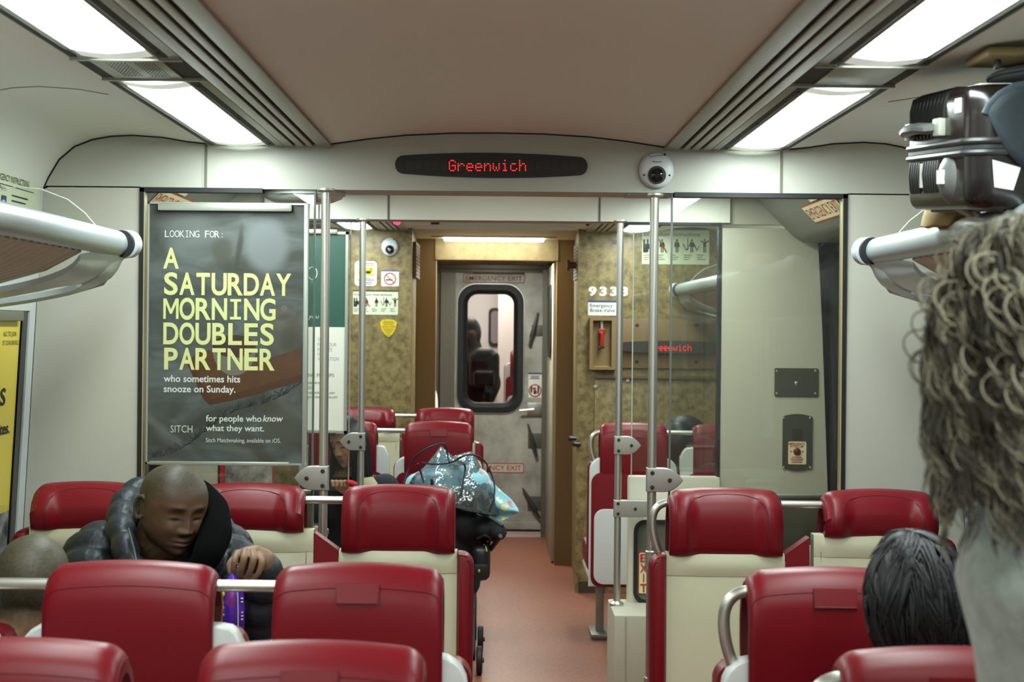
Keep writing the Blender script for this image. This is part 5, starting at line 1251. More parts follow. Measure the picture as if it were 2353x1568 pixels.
SKIN = attrmat('skin', .52, bump=(300, .25)); SKIN.node_tree.nodes['Principled BSDF'].inputs['Specular IOR Level'].default_value = .35
def hm(loc, yaw, pitch, roll, s=1.0):
    return Matrix.Translation(loc) @ Matrix.Rotation(yaw, 4, 'Z') @ Matrix.Rotation(-pitch, 4, 'X') @ Matrix.Rotation(roll, 4, 'Y') @ Matrix.Diagonal((s, s, s, 1))
def limb(mb, pts, rad, n=14, ridge=0.0, step=.055, flat=1.0):
    """tapering limb through joints; ridge quilts it"""
    pts = [Vector(p) for p in pts]; out, rr = [], []
    for i in range(len(pts)-1):
        L = (pts[i+1]-pts[i]).length; k = max(2, int(L/.009)) if ridge else 6
        for q in range(k):
            t = q/k; out.append(pts[i].lerp(pts[i+1], t)); rr.append(rad[i]+(rad[i+1]-rad[i])*t)
    out.append(pts[-1]); rr.append(rad[-1])
    for _ in range(8 if ridge else 2): out = [out[0]]+[(out[i-1]+2*out[i]+out[i+1])/4 for i in range(1, len(out)-1)]+[out[-1]]
    if ridge:
        s_ = 0
        for i in range(len(out)):
            if i: s_ += (out[i]-out[i-1]).length
            rr[i] += ridge*(abs(sin(pi*s_/step))**.6-.7)
    mb.tube(out, rr, n, flat=flat); mb.ell(out[0], (rr[0],)*3, None, 14, 9); mb.ell(out[-1], (rr[-1]*.98,)*3, None, 14, 9)
def torso(mb, rows, n=40, ridge=0.0, step=.07):
    """rows: (x, y, z, half width, half depth)"""
    R = []
    z0, z1 = rows[0][2], rows[-1][2]; N = max(2, int(abs(z1-z0)/.01)); tabs = [[(r[2], r[k]) for r in rows] for k in (0, 1, 3, 4)]
    for i in range(N+1):
        z = z0+(z1-z0)*i/N; x, y, a, b = (interp(t, z) for t in tabs); q = 1+ridge*(abs(sin(pi*(z-z0)/step))**.6-.7)
        R.append([Vector((x+a*q*abs(cos(2*pi*k/n))**.85*(1 if cos(2*pi*k/n) > 0 else -1), y+b*q*abs(sin(2*pi*k/n))**.85*(1 if sin(2*pi*k/n) > 0 else -1), z)) for k in range(n)])
    mb.loft(R, True, True)

# ---- man in the dark puffer jacket
PUFF = mat('puffer_nylon', (31, 36, 43), .48, bump=(30, .7), bdist=.007, spec=.4)
man = thing('person', 'man with shaved head in a dark puffer jacket looking down into a purple snack bag', 'person', (-.93, 4.5, .49))
hc = P(397, 1164, 4.24)
HM = hm(hc, pi+radians(38), radians(15), radians(-3), 1.0)
mb = MB(); head(mb, HM, 1.9, True, 1.10)
nb = Vector((-.905, 4.42, 1.00))
limb(mb, [HM @ Vector((0, -.03, -.05)), HM @ Vector((0, -.045, -.11)), nb], [.064, .066, .075]); limb(mb, [HM @ Vector((0, .03, -.085)), HM @ Vector((0, -.02, -.12)), nb+Vector((0, -.05, -.02))], [.045, .055, .07])
torso(mb, [(-.93, 4.56, .50, .17, .12), (-.92, 4.50, .7, .19, .14), (-.91, 4.44, .9, .20, .12), (-.905, 4.42, .98, .17, .09), (-.905, 4.42, 1.02, .09, .07)], 28)
shl, elb, wri = Vector((P(512, 1262, 4.38).x, 4.38, P(512, 1262, 4.38).z)), P(597, 1415, 4.12), P(606, 1286, 4.0)
shr, elr = P(218, 1266, 4.40), P(172, 1440, 4.18)
limb(mb, [shl, elb, wri], [.06, .045, .028]); limb(mb, [shr, elr, P(330, 1470, 4.0)], [.06, .045, .03])
DH = 3.97
def finger(pts, r): limb(mb, [P(x, y, DH+d) for x, y, d in pts], r, 10)
pal = [P(606, 1284, 4.0), P(588, 1276, DH+.025), P(568, 1275, DH+.02), P(552, 1280, DH+.03)]
limb(mb, [pal[0], pal[1]], [.026, .024]); limb(mb, [pal[1]+Vector((0, 0, .004)), pal[2], pal[3]], [.022, .021, .019]); limb(mb, [P(596, 1292, DH+.03), P(570, 1290, DH+.03)], [.022, .020])
finger([(546, 1272, .015), (540, 1288, -.012), (537, 1305, -.004), (539, 1322, .012)], [.0100, .0094, .0084, .0070])
finger([(563, 1268, .005), (561, 1283, -.024), (556, 1304, -.016), (551, 1325, .006)], [.0102, .0096, .0086, .0072])
finger([(580, 1269, .005), (583, 1285, -.026), (577, 1308, -.018), (566, 1331, .006)], [.0100, .0094, .0084, .0070])
finger([(596, 1275, .008), (603, 1292, -.018), (595, 1316, -.014), (576, 1341, .008)], [.0092, .0086, .0076, .0064])
finger([(566, 1286, .04), (540, 1284, .032), (528, 1298, .018), (531, 1316, .010)], [.014, .0120, .0105, .0085])
fuse('body', mb, .003, 1, face_pig(HM.inverted(), (106, 78, 56), (104, 68, 58), (40, 31, 25), (74, 66, 50), stub=.7, far=(138, 108, 86)), SKIN, man)
mb = MB()
torso(mb, [(-.93, 4.56, .49, .22, .16), (-.925, 4.52, .65, .25, .18), (-.915, 4.47, .82, .265, .19), (-.905, 4.43, .94, .25, .17), (-.90, 4.42, 1.02, .20, .13), (-.90, 4.43, 1.055, .13, .11)], 48, .085, .075)
limb(mb, [shl+Vector((-.02, 0, 0)), elb+Vector((-.012, 0, 0)), P(608, 1312, 4.03)], [.096, .082, .056], 22, .019, .07); limb(mb, [shr+Vector((.02, 0, 0)), elr, P(335, 1470, 4.02)], [.100, .090, .062], 22, .019, .07)
hood = [P(322, 1345, 4.14), P(298, 1290, 4.16), P(276, 1220, 4.26), P(283, 1170, 4.38), P(312, 1132, 4.48), P(390, 1122, 4.53), P(462, 1128, 4.50), P(500, 1172, 4.40), P(512, 1232, 4.30), P(484, 1290, 4.18), P(446, 1345, 4.14)]
limb(mb, hood, [.028, .034, .038, .042, .042, .040, .036, .032, .034, .036, .028], 18, .012, .080)
fuse('puffer_jacket', mb, .0055, 1, None, PUFF, man)
mb = MB(); limb(mb, [P(448, 1325, 4.11), P(475, 1280, 4.12), P(496, 1228, 4.21), P(490, 1172, 4.34), P(462, 1130, 4.44)], [.026, .040, .046, .046, .034], 14)
mb.ell(P(400, 1200, 4.44), (.115, .06, .11)); fuse('hood_lining', mb, .008, 2, None, mat('black_fleece', (8, 8, 9), 1.0, bump=(160, .5), spec=.05), man)
mb = MB(); torso(mb, [(-.905, 4.36, .80, .10, .08), (-.90, 4.35, .93, .115, .09), (-.90, 4.36, 1.0, .095, .08), (-.905, 4.38, 1.035, .075, .07)], 28)
fuse('shirt', mb, .008, 2, None, mat('dark_olive_shirt', (44, 48, 34), .9, var=(18, (64, 66, 44), .1)), man)
mb = MB(); limb(mb, [P(300, 1345, 4.12), P(312, 1300, 4.13), P(300, 1245, 4.18), P(292, 1200, 4.26)], [.003, .003, .003, .003], 6)
mb.tube([P(300, 1345, 4.10), P(318, 1310, 4.10), P(308, 1262, 4.12), P(296, 1215, 4.18)], .0035, 6); build('zip', mb, mat('zip_dark', (70, 72, 74), .4, .5), man)
mb = MB(); limb(mb, [(-1.0, 4.52, .56), (-1.02, 4.12, .58), (-1.02, 4.08, .12)], [.10, .08, .055]); limb(mb, [(-.84, 4.52, .56), P(612, 1520, 4.1), (P(612, 1520, 4.1).x, 4.06, .12)], [.10, .09, .055])
fuse('jeans', mb, .01, 2, None, mat('blue_denim', (52, 72, 104), .8, bump=(300, .4)), man)
mb = MB()
for x in (-1.02, P(612, 1520, 4.1).x): mb.box((x-.045, 3.96, 0), (x+.045, 4.16, .09), .03, seg=4)
build('shoes', mb, BLACKP, man)
# snack bag
bag = thing('snack_bag', 'upright purple foil snack bag with yellow print in the hand of the puffer jacket man', 'snack bag', P(537, 1456, 3.95))
mb = MB(); rings = []; rnd = random.Random(2)
for j, (y, xl, xr, dp) in enumerate([(1318, 531, 536, .004), (1328, 522, 546, .008), (1345, 514, 558, .016), (1370, 510, 561, .022), (1400, 508, 563, .026), (1430, 511, 562, .024), (1456, 514, 559, .010)]):
    ring = []; a, b = P(xl, y, 3.95), P(xr, y, 3.95)
    for k in range(20):
        t = 2*pi*k/20; w_ = noise.noise(Vector((k*.5, j*.9, 1)))*.006*min(1, j)
        ring.append(Vector(((a.x+b.x)/2+(b.x-a.x)/2*cos(t), 3.95+(dp+w_)*sin(t), a.z)))
    rings.append(ring)
mb.loft(rings, True, True); sh = build('pouch', mb, mat('purple_foil', (72, 30, 150), .22, .3, var=(60, (98, 50, 180), .2)), bag, ang=.5)
mb = MB(); 
for x, y, r_ in ((516, 1352, .004), (513, 1366, .005), (511, 1385, .006), (514, 1396, .005), (516, 1412, .004), (519, 1430, .003)): mb.ell(P(x, y, 3.938), (r_, .010, r_*1.5), None, 10, 8)
build('yellow_print', mb, mat('yellow_foil', (232, 208, 40), .3), sh)
mb = MB(); mb.ell(P(532, 1385, 3.934), (.014, .010, .034), None, 16, 10); build('magenta_print', mb, mat('magenta_foil', (122, 44, 130), .3), sh)
mb = MB(); mb.tube([P(546, 1360, 3.928), P(547, 1400, 3.924), P(547, 1440, 3.926)], .0012, 5)
for y in (1376, 1384, 1408, 1416, 1424): mb.ell(P(556, y, 3.936), (.0035, .004, .002), None, 8, 6)
build('white_print', mb, WHT, sh)

# ---- shaven headed passenger seen from behind
sp = thing('person', 'passenger with closely shaven head seen from behind in a blue top', 'person', (-1.13, 3.45, .49))
HM = hm(P(72, 1350, 3.42), radians(8), radians(4), radians(3), 1.0)
mb = MB(); head(mb, HM, 1.0); nb = Vector((-1.06, 3.36, .92)); limb(mb, [HM @ Vector((0, -.02, -.05)), HM @ Vector((0, -.03, -.1)), nb], [.062, .060, .068])
torso(mb, [(-1.13, 3.40, .50, .16, .11), (-1.10, 3.36, .75, .17, .10), (-1.08, 3.35, .88, .15, .08), (-1.06, 3.36, .93, .08, .06)], 28); limb(mb, [(-1.24, 3.37, .86), (-1.30, 3.44, .62), (-1.2, 3.7, .58)], [.045, .04, .03]); limb(mb, [(-.93, 3.37, .86), (-.93, 3.50, .64), (-1.02, 3.72, .58)], [.045, .04, .03])
fuse('body', mb, .0045, 2, face_pig(HM.inverted(), (140, 98, 66), (120, 76, 64), (40, 30, 24), (84, 78, 58)), SKIN, sp)
mb = MB(); torso(mb, [(-1.13, 3.40, .49, .19, .14), (-1.10, 3.37, .75, .20, .125), (-1.08, 3.36, .87, .185, .10), (-1.065, 3.37, .925, .11, .085)], 32); limb(mb, [(-1.24, 3.38, .86), (-1.30, 3.44, .64)], [.065, .06]); limb(mb, [(-.93, 3.38, .86), (-.93, 3.49, .66)], [.065, .06])
fuse('blue_top', mb, .009, 2, None, mat('blue_cotton', (36, 56, 100), .85, bump=(200, .3)), sp)
mb = MB(); limb(mb, [(-1.2, 3.42, .56), (-1.2, 3.84, .56), (-1.2, 3.86, .1)], [.09, .075, .05]); limb(mb, [(-1.04, 3.42, .56), (-1.04, 3.84, .56), (-1.04, 3.86, .1)], [.09, .075, .05]); fuse('trousers', mb, .012, 2, None, mat('dark_cloth', (30, 32, 38), .85), sp)
mb = MB()
for x in (-1.2, -1.04): mb.box((x-.04, 3.78, 0), (x+.04, 4.02, .08), .028, seg=4)
build('shoes', mb, BLACKP, sp)

# ---- hair helpers
def shell_pt(M, az, ph, r): return M @ Vector((r[0]*sin(ph)*cos(az), r[1]*sin(ph)*sin(az), r[2]*cos(ph)))
def cap(mb, M, r, ph1, az_lim=None, n=40, m=18, wob=.004):
    rings = []
    for j in range(1, m+1):
        ring = []
        for i in range(n):
            az = 2*pi*i/n; pm = ph1(az) if callable(ph1) else ph1; ph = pm*j/m; q = 1+wob*10*noise.noise(Vector((cos(az)*4, sin(az)*4, ph*5)))
            ring.append(shell_pt(M, az, ph, [v*q for v in r]))
        rings.append(ring)
    rings.append([p*.02+(M @ Vector((0, 0, 0)))*.98 for p in rings[-1]])
    mb.loft(rings[::-1], True, True)
# ---- black haired passenger from behind
bp = thing('person', 'passenger with short black hair seen from behind in the nearest seat by the grab loop', 'person', (.72, 2.72, .49))
HM = hm(P(2112, 1398, 2.74), radians(-6), radians(6), radians(-5), 1.03)
mb = MB(); head(mb, HM, 1.0); nb = Vector((.735, 2.66, .96)); limb(mb, [HM @ Vector((0, -.02, -.05)), HM @ Vector((0, -.03, -.1)), nb], [.056, .056, .064])
torso(mb, [(.72, 2.66, .50, .16, .11), (.73, 2.63, .75, .18, .10), (.73, 2.63, .9, .17, .08), (.735, 2.65, .97, .08, .06)], 28)
limb(mb, [(.55, 2.65, .88), (.50, 2.74, .64), (.6, 2.98, .58)], [.045, .04, .03]); limb(mb, [(.92, 2.65, .88), (.96, 2.74, .64), (.86, 2.98, .58)], [.045, .04, .03])
fuse('body', mb, .0045, 2, face_pig(HM.inverted(), (204, 156, 130), (170, 100, 90), (30, 26, 24), (16, 16, 18)), SKIN, bp)
mb = MB(); torso(mb, [(.72, 2.66, .49, .19, .14), (.73, 2.64, .75, .21, .125), (.73, 2.64, .89, .195, .10), (.735, 2.655, .945, .10, .08)], 32); limb(mb, [(.55, 2.65, .88), (.50, 2.74, .66)], [.07, .06]); limb(mb, [(.92, 2.65, .88), (.96, 2.74, .66)], [.07, .06]); fuse('dark_top', mb, .01, 2, None, mat('charcoal_cotton', (40, 42, 48), .9), bp)
mb = MB(); limb(mb, [(.64, 2.68, .56), (.64, 3.0, .56), (.64, 3.02, .1)], [.09, .07, .05]); limb(mb, [(.80, 2.68, .56), (.80, 3.0, .56), (.80, 3.02, .1)], [.09, .07, .05]); fuse('trousers', mb, .012, 2, None, mat('dark_cloth', (30, 32, 38), .85), bp)
mb = MB()
for x in (.64, .80): mb.box((x-.04, 2.94, 0), (x+.04, 3.14, .08), .028, seg=4)
build('shoes', mb, BLACKP, bp)
HB = [mat('black_hair', (15, 15, 17), .44, spec=.45), mat('black_hair_sheen', (30, 31, 33), .40, spec=.5), mat('black_hair_deep', (8, 8, 9), .55)]
mb = MB(); rnd = random.Random(11)
def hairline(az):   # how far down the hair reaches: nape at az=-pi/2, brow at +pi/2
    s_ = sin(az); return 1.25+.40*ss(-.1, .8, -s_+.5)+.38*ss(.0, .45, -s_)
HR = (.088, .108, .126)
mb.mi = 2; cap(mb, HM, (.084, .104, .121), hairline)
for cl in range(270):
    az = rnd.uniform(0, 2*pi); ph0 = rnd.uniform(.03, 1.95) if rnd.random() < .8 else rnd.uniform(.02, .5); L = rnd.uniform(.40, .95); wv = rnd.uniform(-.45, .45); lift = rnd.uniform(-.01, .05); tipk = rnd.uniform(-.02, .06); lim0 = hairline(az)+rnd.uniform(-.06, .26); mi_ = rnd.choice((0, 0, 1, 2))
    for q_ in range(9):
        ja, jp = rnd.gauss(0, .10), rnd.gauss(0, .07); n = 8; pts = []; az_ = az+ja; lim = lim0+rnd.uniform(-.05, .05)
        for i in range(n+1):
            t = i/n; ph = ph0+jp*(1-.6*t)+L*t
            if ph >= lim and i > 2: break
            q = 1.015+lift*sin(pi*min(1, t*.8))+tipk*t*t
            pts.append(shell_pt(HM, az+ja*(1-.75*t)/max(.35, sin(max(.2, ph)))+wv*t, ph, [v*q for v in HR]))
        if len(pts) < 3: continue
        mb.mi = mi_ if rnd.random() < .7 else rnd.choice((0, 1, 2)); m = len(pts)
        mb.tube(pts, [.0026*(1-.8*(i/(m-1))**2) for i in range(m)], 4, cap=False, flat=.8)
for k in range(14):
    az = rnd.uniform(1.2, 3.0); pts = [shell_pt(HM, az+.25*t, .1+.7*t, [v*(1.03+.10*sin(pi*t)) for v in HR]) for t in [i/8 for i in range(9)]]; mb.mi = 0; mb.tube(pts, .0008, 4, cap=False)
hb = build('hair', mb, HB, bp, ang=3.2, normals=False)

# ---- woman with curly grey-brown hair standing close by
cw = thing('person', 'standing person with curly grey brown hair in a heather grey coat', 'person', (.80, 1.88, 0))
HM = hm(P(2420, 785, 1.85), radians(-60), radians(6), 0, 1.02)
mb = MB(); head(mb, HM, 1.0, True); nb = Vector((.70, 1.86, 1.36))
limb(mb, [HM @ Vector((0, -.02, -.04)), HM @ Vector((0, -.03, -.1)), nb], [.056, .054, .062]); torso(mb, [(.80, 1.86, .9, .15, .10), (.79, 1.86, 1.15, .16, .10), (.74, 1.86, 1.30, .14, .08), (.70, 1.86, 1.38, .08, .06)], 24)
limb(mb, [(.80, 1.70, 1.30), (.86, 1.64, 1.05), (.90, 1.72, .82)], [.045, .04, .03]); limb(mb, [(.80, 2.02, 1.30), (.90, 2.08, 1.05), (.94, 2.02, .82)], [.045, .04, .03])
for sy in (1.70, 2.0):
    limb(mb, [(.92, sy+.02, .82), (.96, sy+.02, .80)], [.028, .026])
    for q in range(4): limb(mb, [(.95, sy-.02+.022*q, .80), (.97, sy-.02+.022*q, .765), (.965, sy-.02+.022*q, .735)], [.0095, .009, .0075], 8)
    limb(mb, [(.93, sy-.01, .80), (.94, sy-.035, .77)], [.011, .009], 8)
limb(mb, [(.78, 1.80, .9), (.78, 1.79, .5), (.78, 1.79, .1)], [.09, .065, .045]); limb(mb, [(.86, 1.94, .9), (.86, 1.95, .5), (.86, 1.95, .1)], [.09, .065, .045])
fuse('body', mb, .006, 2, face_pig(HM.inverted(), (176, 134, 108), (150, 92, 80), (80, 70, 56), (40, 36, 28)), SKIN, cw)
COAT = mat('heather_grey_wool', (112, 122, 114), .95, var=(40, (150, 158, 150), .25), bump=(120, .6), sheen=.3)
mb = MB(); torso(mb, [(.86, 1.86, .66, .25, .22), (.84, 1.86, .95, .24, .20), (.83, 1.86, 1.12, .235, .19), (.815, 1.86, 1.24, .235, .18), (.80, 1.86, 1.33, .245, .18), (.80, 1.86, 1.39, .235, .17), (.80, 1.86, 1.44, .20, .15), (.80, 1.86, 1.48, .175, .13), (.80, 1.86, 1.52, .12, .10)], 40)
limb(mb, [(.79, 1.70, 1.28), (.86, 1.62, 1.05), (.90, 1.70, .86)], [.085, .075, .055]); limb(mb, [(.80, 2.02, 1.28), (.90, 2.09, 1.05), (.94, 2.02, .86)], [.085, .075, .055])
fuse('coat', mb, .012, 3, None, COAT, cw)
mb = MB(); limb(mb, [(.78, 1.80, .85), (.78, 1.79, .5), (.78, 1.79, .09)], [.10, .08, .06]); limb(mb, [(.86, 1.94, .85), (.86, 1.95, .5), (.86, 1.95, .09)], [.10, .08, .06]); fuse('trousers', mb, .014, 2, None, mat('dark_cloth', (30, 32, 38), .85), cw)
mb = MB()
for x, y in ((.78, 1.79), (.86, 1.95)): mb.box((x-.05, y-.045, 0), (x+.17, y+.045, .085), .03, seg=4)
build('shoes', mb, BLACKP, cw)
HC = [mat('curl_mid', (104, 98, 78), .5), mat('curl_light', (150, 144, 120), .45), mat('curl_dark', (58, 53, 41), .55), mat('curl_deep', (34, 31, 24), .7)]
mb = MB(); rnd = random.Random(5); CR = (.105, .118, .128); HCN = HM @ Matrix.Translation((0, -.015, .0))
mb.mi = 3; cap(mb, HCN, (.098, .112, .122), lambda az: 2.1 if sin(az) < .55 else 1.15)
for lk_ in range(800):
    az = rnd.uniform(0, 2*pi)
    nape = lk_ > 620
    if nape: az = rnd.uniform(pi*.95, pi*2.1)
    if sin(az) > .72: continue
    ph0 = rnd.uniform(1.3, 2.0) if nape else rnd.uniform(.05, 1.75); L = rnd.uniform(.8, 1.5) if nape else rnd.uniform(.6, 1.35); rad = rnd.uniform(.008, .019); turns = rnd.uniform(1.0, 2.4)*L; ph_ = rnd.uniform(0, 6.28); bul = rnd.uniform(1.0, 1.20); base = rnd.choice((0, 0, 1, 2, 2, 3)); sw = rnd.uniform(-.4, .4)
    for st_i in range(8):
        n = 18; pts = []; ja, jp, jr, jo = rnd.gauss(0, .045), rnd.gauss(0, .03), rnd.uniform(.75, 1.25), rnd.gauss(0, .5)
        for i in range(n+1):
            t = i/n; ph = ph0+jp+L*t; b_ = bul*(1-.05*t); c_az = az+ja+sw*t
            if ph < 1.8: p = shell_pt(HCN, c_az, ph, [v*b_ for v in CR])
            else: p = shell_pt(HCN, c_az, 1.8, [v*b_ for v in CR])-Vector((0, 0, (ph-1.8)*.14))
            a = ph_+jo+2*pi*turns*t; gr = rad*jr*(.3+.7*t); out_ = (p-HCN.to_translation()).normalized(); tan = Vector((0, 0, 1)).cross(out_).normalized()
            pts.append(p+out_*gr*cos(a)+tan*gr*sin(a))
        mb.mi = base if rnd.random() < .6 else rnd.choice((0, 1, 2, 3)); mb.tube(pts, [.0011*(1-.5*(i/n)**3) for i in range(n+1)], 4, cap=False)
for k in range(60):   # a few stray curls
    az = rnd.uniform(pi*.8, pi*2); ph0 = rnd.uniform(.6, 2.0); ph_ = rnd.uniform(0, 6.28); pts = []
    for i in range(20):
        t = i/19; p = shell_pt(HCN, az, ph0+.35*t, [v*(1.2+.12*sin(pi*t)) for v in CR]); a = ph_+9*t; pts.append(p+Vector((.010*cos(a), .010*sin(a), .008*sin(a))))
    mb.mi = rnd.choice((0, 1)); mb.tube(pts, .0013, 4, cap=False)
build('curly_hair', mb, HC, cw, ang=3.2, normals=False)

# ---- woman with long dark hair beyond the first partition
D4 = 7.5
lw = thing('person', 'woman with long dark hair looking down beside the thin pole, in a black coat', 'person', (-.70, 7.55, .0))
HM = hm(P(802, 1015, D4), pi-radians(38), radians(16), radians(8), .96)
mb = MB(); head(mb, HM, 1.0); nb = Vector((-.69, 7.58, .92)); limb(mb, [HM @ Vector((0, -.02, -.05)), HM @ Vector((0, -.03, -.1)), nb], [.052, .050, .058])
torso(mb, [(-.69, 7.6, .45, .16, .11), (-.69, 7.58, .7, .17, .10), (-.69, 7.57, .86, .15, .08), (-.69, 7.58, .93, .07, .06)], 24)
limb(mb, [(-.85, 7.56, .84), (-.90, 7.44, .62), (-.80, 7.26, .66)], [.04, .036, .026]); limb(mb, [(-.54, 7.56, .84), (-.53, 7.42, .62), P(797, 1120, 7.3)], [.04, .036, .026])
for hx in (P(790, 1124, 7.28), Vector((-.79, 7.24, .66))):
    limb(mb, [hx, hx+Vector((-.02, -.03, .02))], [.024, .024])
    for q in range(4): limb(mb, [hx+Vector((-.045+.02*q, -.04, .03)), hx+Vector((-.05+.02*q, -.065, .045)), hx+Vector((-.045+.02*q, -.07, .02))], [.009, .008, .007], 8)
    limb(mb, [hx+Vector((.02, -.03, .01)), hx+Vector((.025, -.06, .03))], [.010, .008], 8)
limb(mb, [(-.78, 7.55, .47), (-.78, 7.15, .47), (-.78, 7.13, .1)], [.08, .06, .045]); limb(mb, [(-.60, 7.55, .47), (-.60, 7.15, .47), (-.60, 7.13, .1)], [.08, .06, .045])
fuse('body', mb, .0045, 2, face_pig(HM.inverted(), (206, 160, 132), (164, 92, 84), (40, 32, 28), (18, 18, 19)), SKIN, lw)
mb = MB(); torso(mb, [(-.69, 7.6, .40, .20, .15), (-.69, 7.58, .7, .205, .135), (-.69, 7.58, .84, .19, .11), (-.69, 7.59, .90, .12, .09)], 32); limb(mb, [(-.85, 7.56, .84), (-.90, 7.44, .63), (-.82, 7.30, .66)], [.07, .06, .045]); limb(mb, [(-.53, 7.56, .84), (-.52, 7.42, .64), P(803, 1126, 7.36)], [.075, .06, .045]); fuse('black_coat', mb, .009, 2, None, mat('black_wool', (26, 28, 32), .85), lw)
mb = MB(); torso(mb, [(-.62, 7.47, .80, .06, .05), (-.62, 7.47, .87, .065, .06), (-.63, 7.48, .905, .05, .05)], 20); fuse('beige_collar', mb, .007, 3, None, mat('beige_knit', (190, 180, 146), .9, bump=(200, .5)), lw)
mb = MB(); mb.ell(P(808, 1112, 7.22), (.036, .03, .016), Matrix.Rotation(.3, 3, 'Y')); fuse('red_glove_cuff', mb, .006, 2, None, mat('red_knit', (186, 34, 38), .9), lw)
mb = MB(); limb(mb, [(-.78, 7.55, .47), (-.78, 7.15, .47), (-.78, 7.13, .09)], [.09, .07, .055]); limb(mb, [(-.60, 7.55, .47), (-.60, 7.15, .47), (-.60, 7.13, .09)], [.09, .07, .055]); fuse('trousers', mb, .012, 2, None, mat('dark_cloth', (30, 32, 38), .85), lw)
mb = MB()
for x in (-.78, -.60): mb.box((x-.04, 6.98, 0), (x+.04, 7.2, .08), .028, seg=4)
build('shoes', mb, BLACKP, lw)
mb = MB(); rnd = random.Random(8); mb.mi = 2; cap(mb, HM, (.083, .103, .120), lambda az: 1.9 if sin(az) < .3 else .95)
for k in range(520):
    az = rnd.uniform(0, 2*pi)
    if .55 < sin(az): az = rnd.choice((rnd.uniform(2.4, 3.6), rnd.uniform(-.5, .7)))
    ph0 = rnd.uniform(.03, 1.0); pts = []; L = rnd.uniform(.18, .34); ln = 0; n = 14
    for i in range(n+1):
        t = i/n; ph = ph0+(1.75-ph0)*min(1, t*2.0); p = shell_pt(HM, az+.1*t, ph, [v*(1.02+.05*t) for v in (.086, .106, .124)])
        if t > .5:
            dz = (t-.5)*2*L; p = p-Vector((0, 0, dz)); o_ = p-HM.to_translation(); p += Vector((o_.x, o_.y, 0)).normalized()*.035*(t-.5)
        pts.append(p)
    mb.mi = rnd.choice((0, 0, 1, 2)); mb.tube(pts, [.0045*(1-.6*(i/n)) for i in range(n+1)], 5, cap=False)
build('long_hair', mb, HB, lw, ang=3.2, normals=False)
st_ = thing('jump_seat', 'low folding seat under the woman with long dark hair', 'seat', (-.69, 7.6, 0)); mb = MB(); mb.box((-.88, 7.42, .335), (-.50, 7.76, .385), .015); build('seat', mb, RED, st_); mb = MB(); mb.box((-.72, 7.56, 0), (-.66, 7.62, .34), .005); build('leg', mb, ALU, st_)

# ---- passenger half hidden in the end lobby
pp = thing('person', 'person in a pale jacket almost hidden behind the passage jamb near the end door', 'person', (-.60, 11.35, 0))
HM = hm(Vector((-.64, 11.4, 1.55)), radians(100), 0, 0, 1.0); mb = MB(); head(mb, HM, 1.0); limb(mb, [HM @ Vector((0, -.02, -.06)), (-.62, 11.4, 1.36)], [.055, .065])
torso(mb, [(-.62, 11.4, .85, .12, .16), (-.61, 11.4, 1.1, .12, .18), (-.61, 11.4, 1.3, .11, .18), (-.62, 11.4, 1.38, .06, .08)], 24); limb(mb, [(-.6, 11.32, .9), (-.6, 11.32, .5), (-.6, 11.32, .1)], [.08, .06, .045]); limb(mb, [(-.6, 11.5, .9), (-.6, 11.5, .5), (-.6, 11.5, .1)], [.08, .06, .045])
fuse('body', mb, .008, 2, face_pig(HM.inverted(), (190, 146, 120), (160, 96, 86), (50, 40, 34)), SKIN, pp)
mb = MB(); torso(mb, [(-.61, 11.4, .8, .15, .19), (-.60, 11.4, 1.05, .15, .2), (-.60, 11.4, 1.28, .14, .2), (-.62, 11.4, 1.38, .08, .1)], 28); limb(mb, [(-.55, 11.25, 1.30), (-.47, 11.22, 1.12), (-.455, 11.1, .95)], [.06, .06, .05]); fuse('pale_jacket', mb, .01, 2, None, mat('pale_cloth', (206, 204, 190), .85), pp)
mb = MB(); limb(mb, [(-.6, 11.32, .9), (-.6, 11.32, .5), (-.6, 11.32, .06)], [.09, .07, .055]); limb(mb, [(-.6, 11.5, .9), (-.6, 11.5, .5), (-.6, 11.5, .06)], [.09, .07, .055]); fuse('trousers', mb, .014, 2, None, mat('dark_cloth', (30, 32, 38), .85), pp)
# ---- traveller with backpack in the next car
tv = thing('person', 'traveller in dark clothes with a black backpack seen through the end door window', 'person', (-.20, 14.6, 0))
HM = hm(Vector((-.25, 14.56, 1.60)), radians(20), radians(30), 0, 1.0); mb = MB(); head(mb, HM, 1.0); limb(mb, [HM @ Vector((0, -.02, -.06)), (-.22, 14.6, 1.40)], [.055, .065]); torso(mb, [(-.22, 14.6, .9, .13, .10), (-.22, 14.6, 1.1, .15, .11), (-.22, 14.6, 1.33, .15, .1), (-.22, 14.6, 1.42, .07, .07)], 24)
limb(mb, [(-.30, 14.6, 1.05), (-.30, 14.6, .7), (-.30, 14.6, .35)], [.08, .06, .045]); limb(mb, [(-.14, 14.6, 1.05), (-.14, 14.6, .7), (-.14, 14.6, .35)], [.08, .06, .045])
fuse('body', mb, .01, 2, face_pig(HM.inverted(), (120, 90, 72), (110, 70, 64), (30, 26, 24), (24, 22, 20)), SKIN, tv)
mb = MB(); torso(mb, [(-.22, 14.6, .8, .19, .15), (-.22, 14.6, 1.1, .19, .15), (-.22, 14.6, 1.32, .18, .13), (-.22, 14.6, 1.42, .10, .10)], 28); limb(mb, [(-.08, 14.58, 1.3), (-.0, 14.5, 1.1), (-.06, 14.4, .95)], [.07, .06, .05]); mb.ell((-.25, 14.60, 1.56), (.115, .125, .16)); limb(mb, [(-.24, 14.6, 1.5), (-.22, 14.6, 1.36)], [.09, .11]); fuse('dark_jacket', mb, .012, 2, None, mat('navy_cloth', (30, 34, 44), .85), tv)
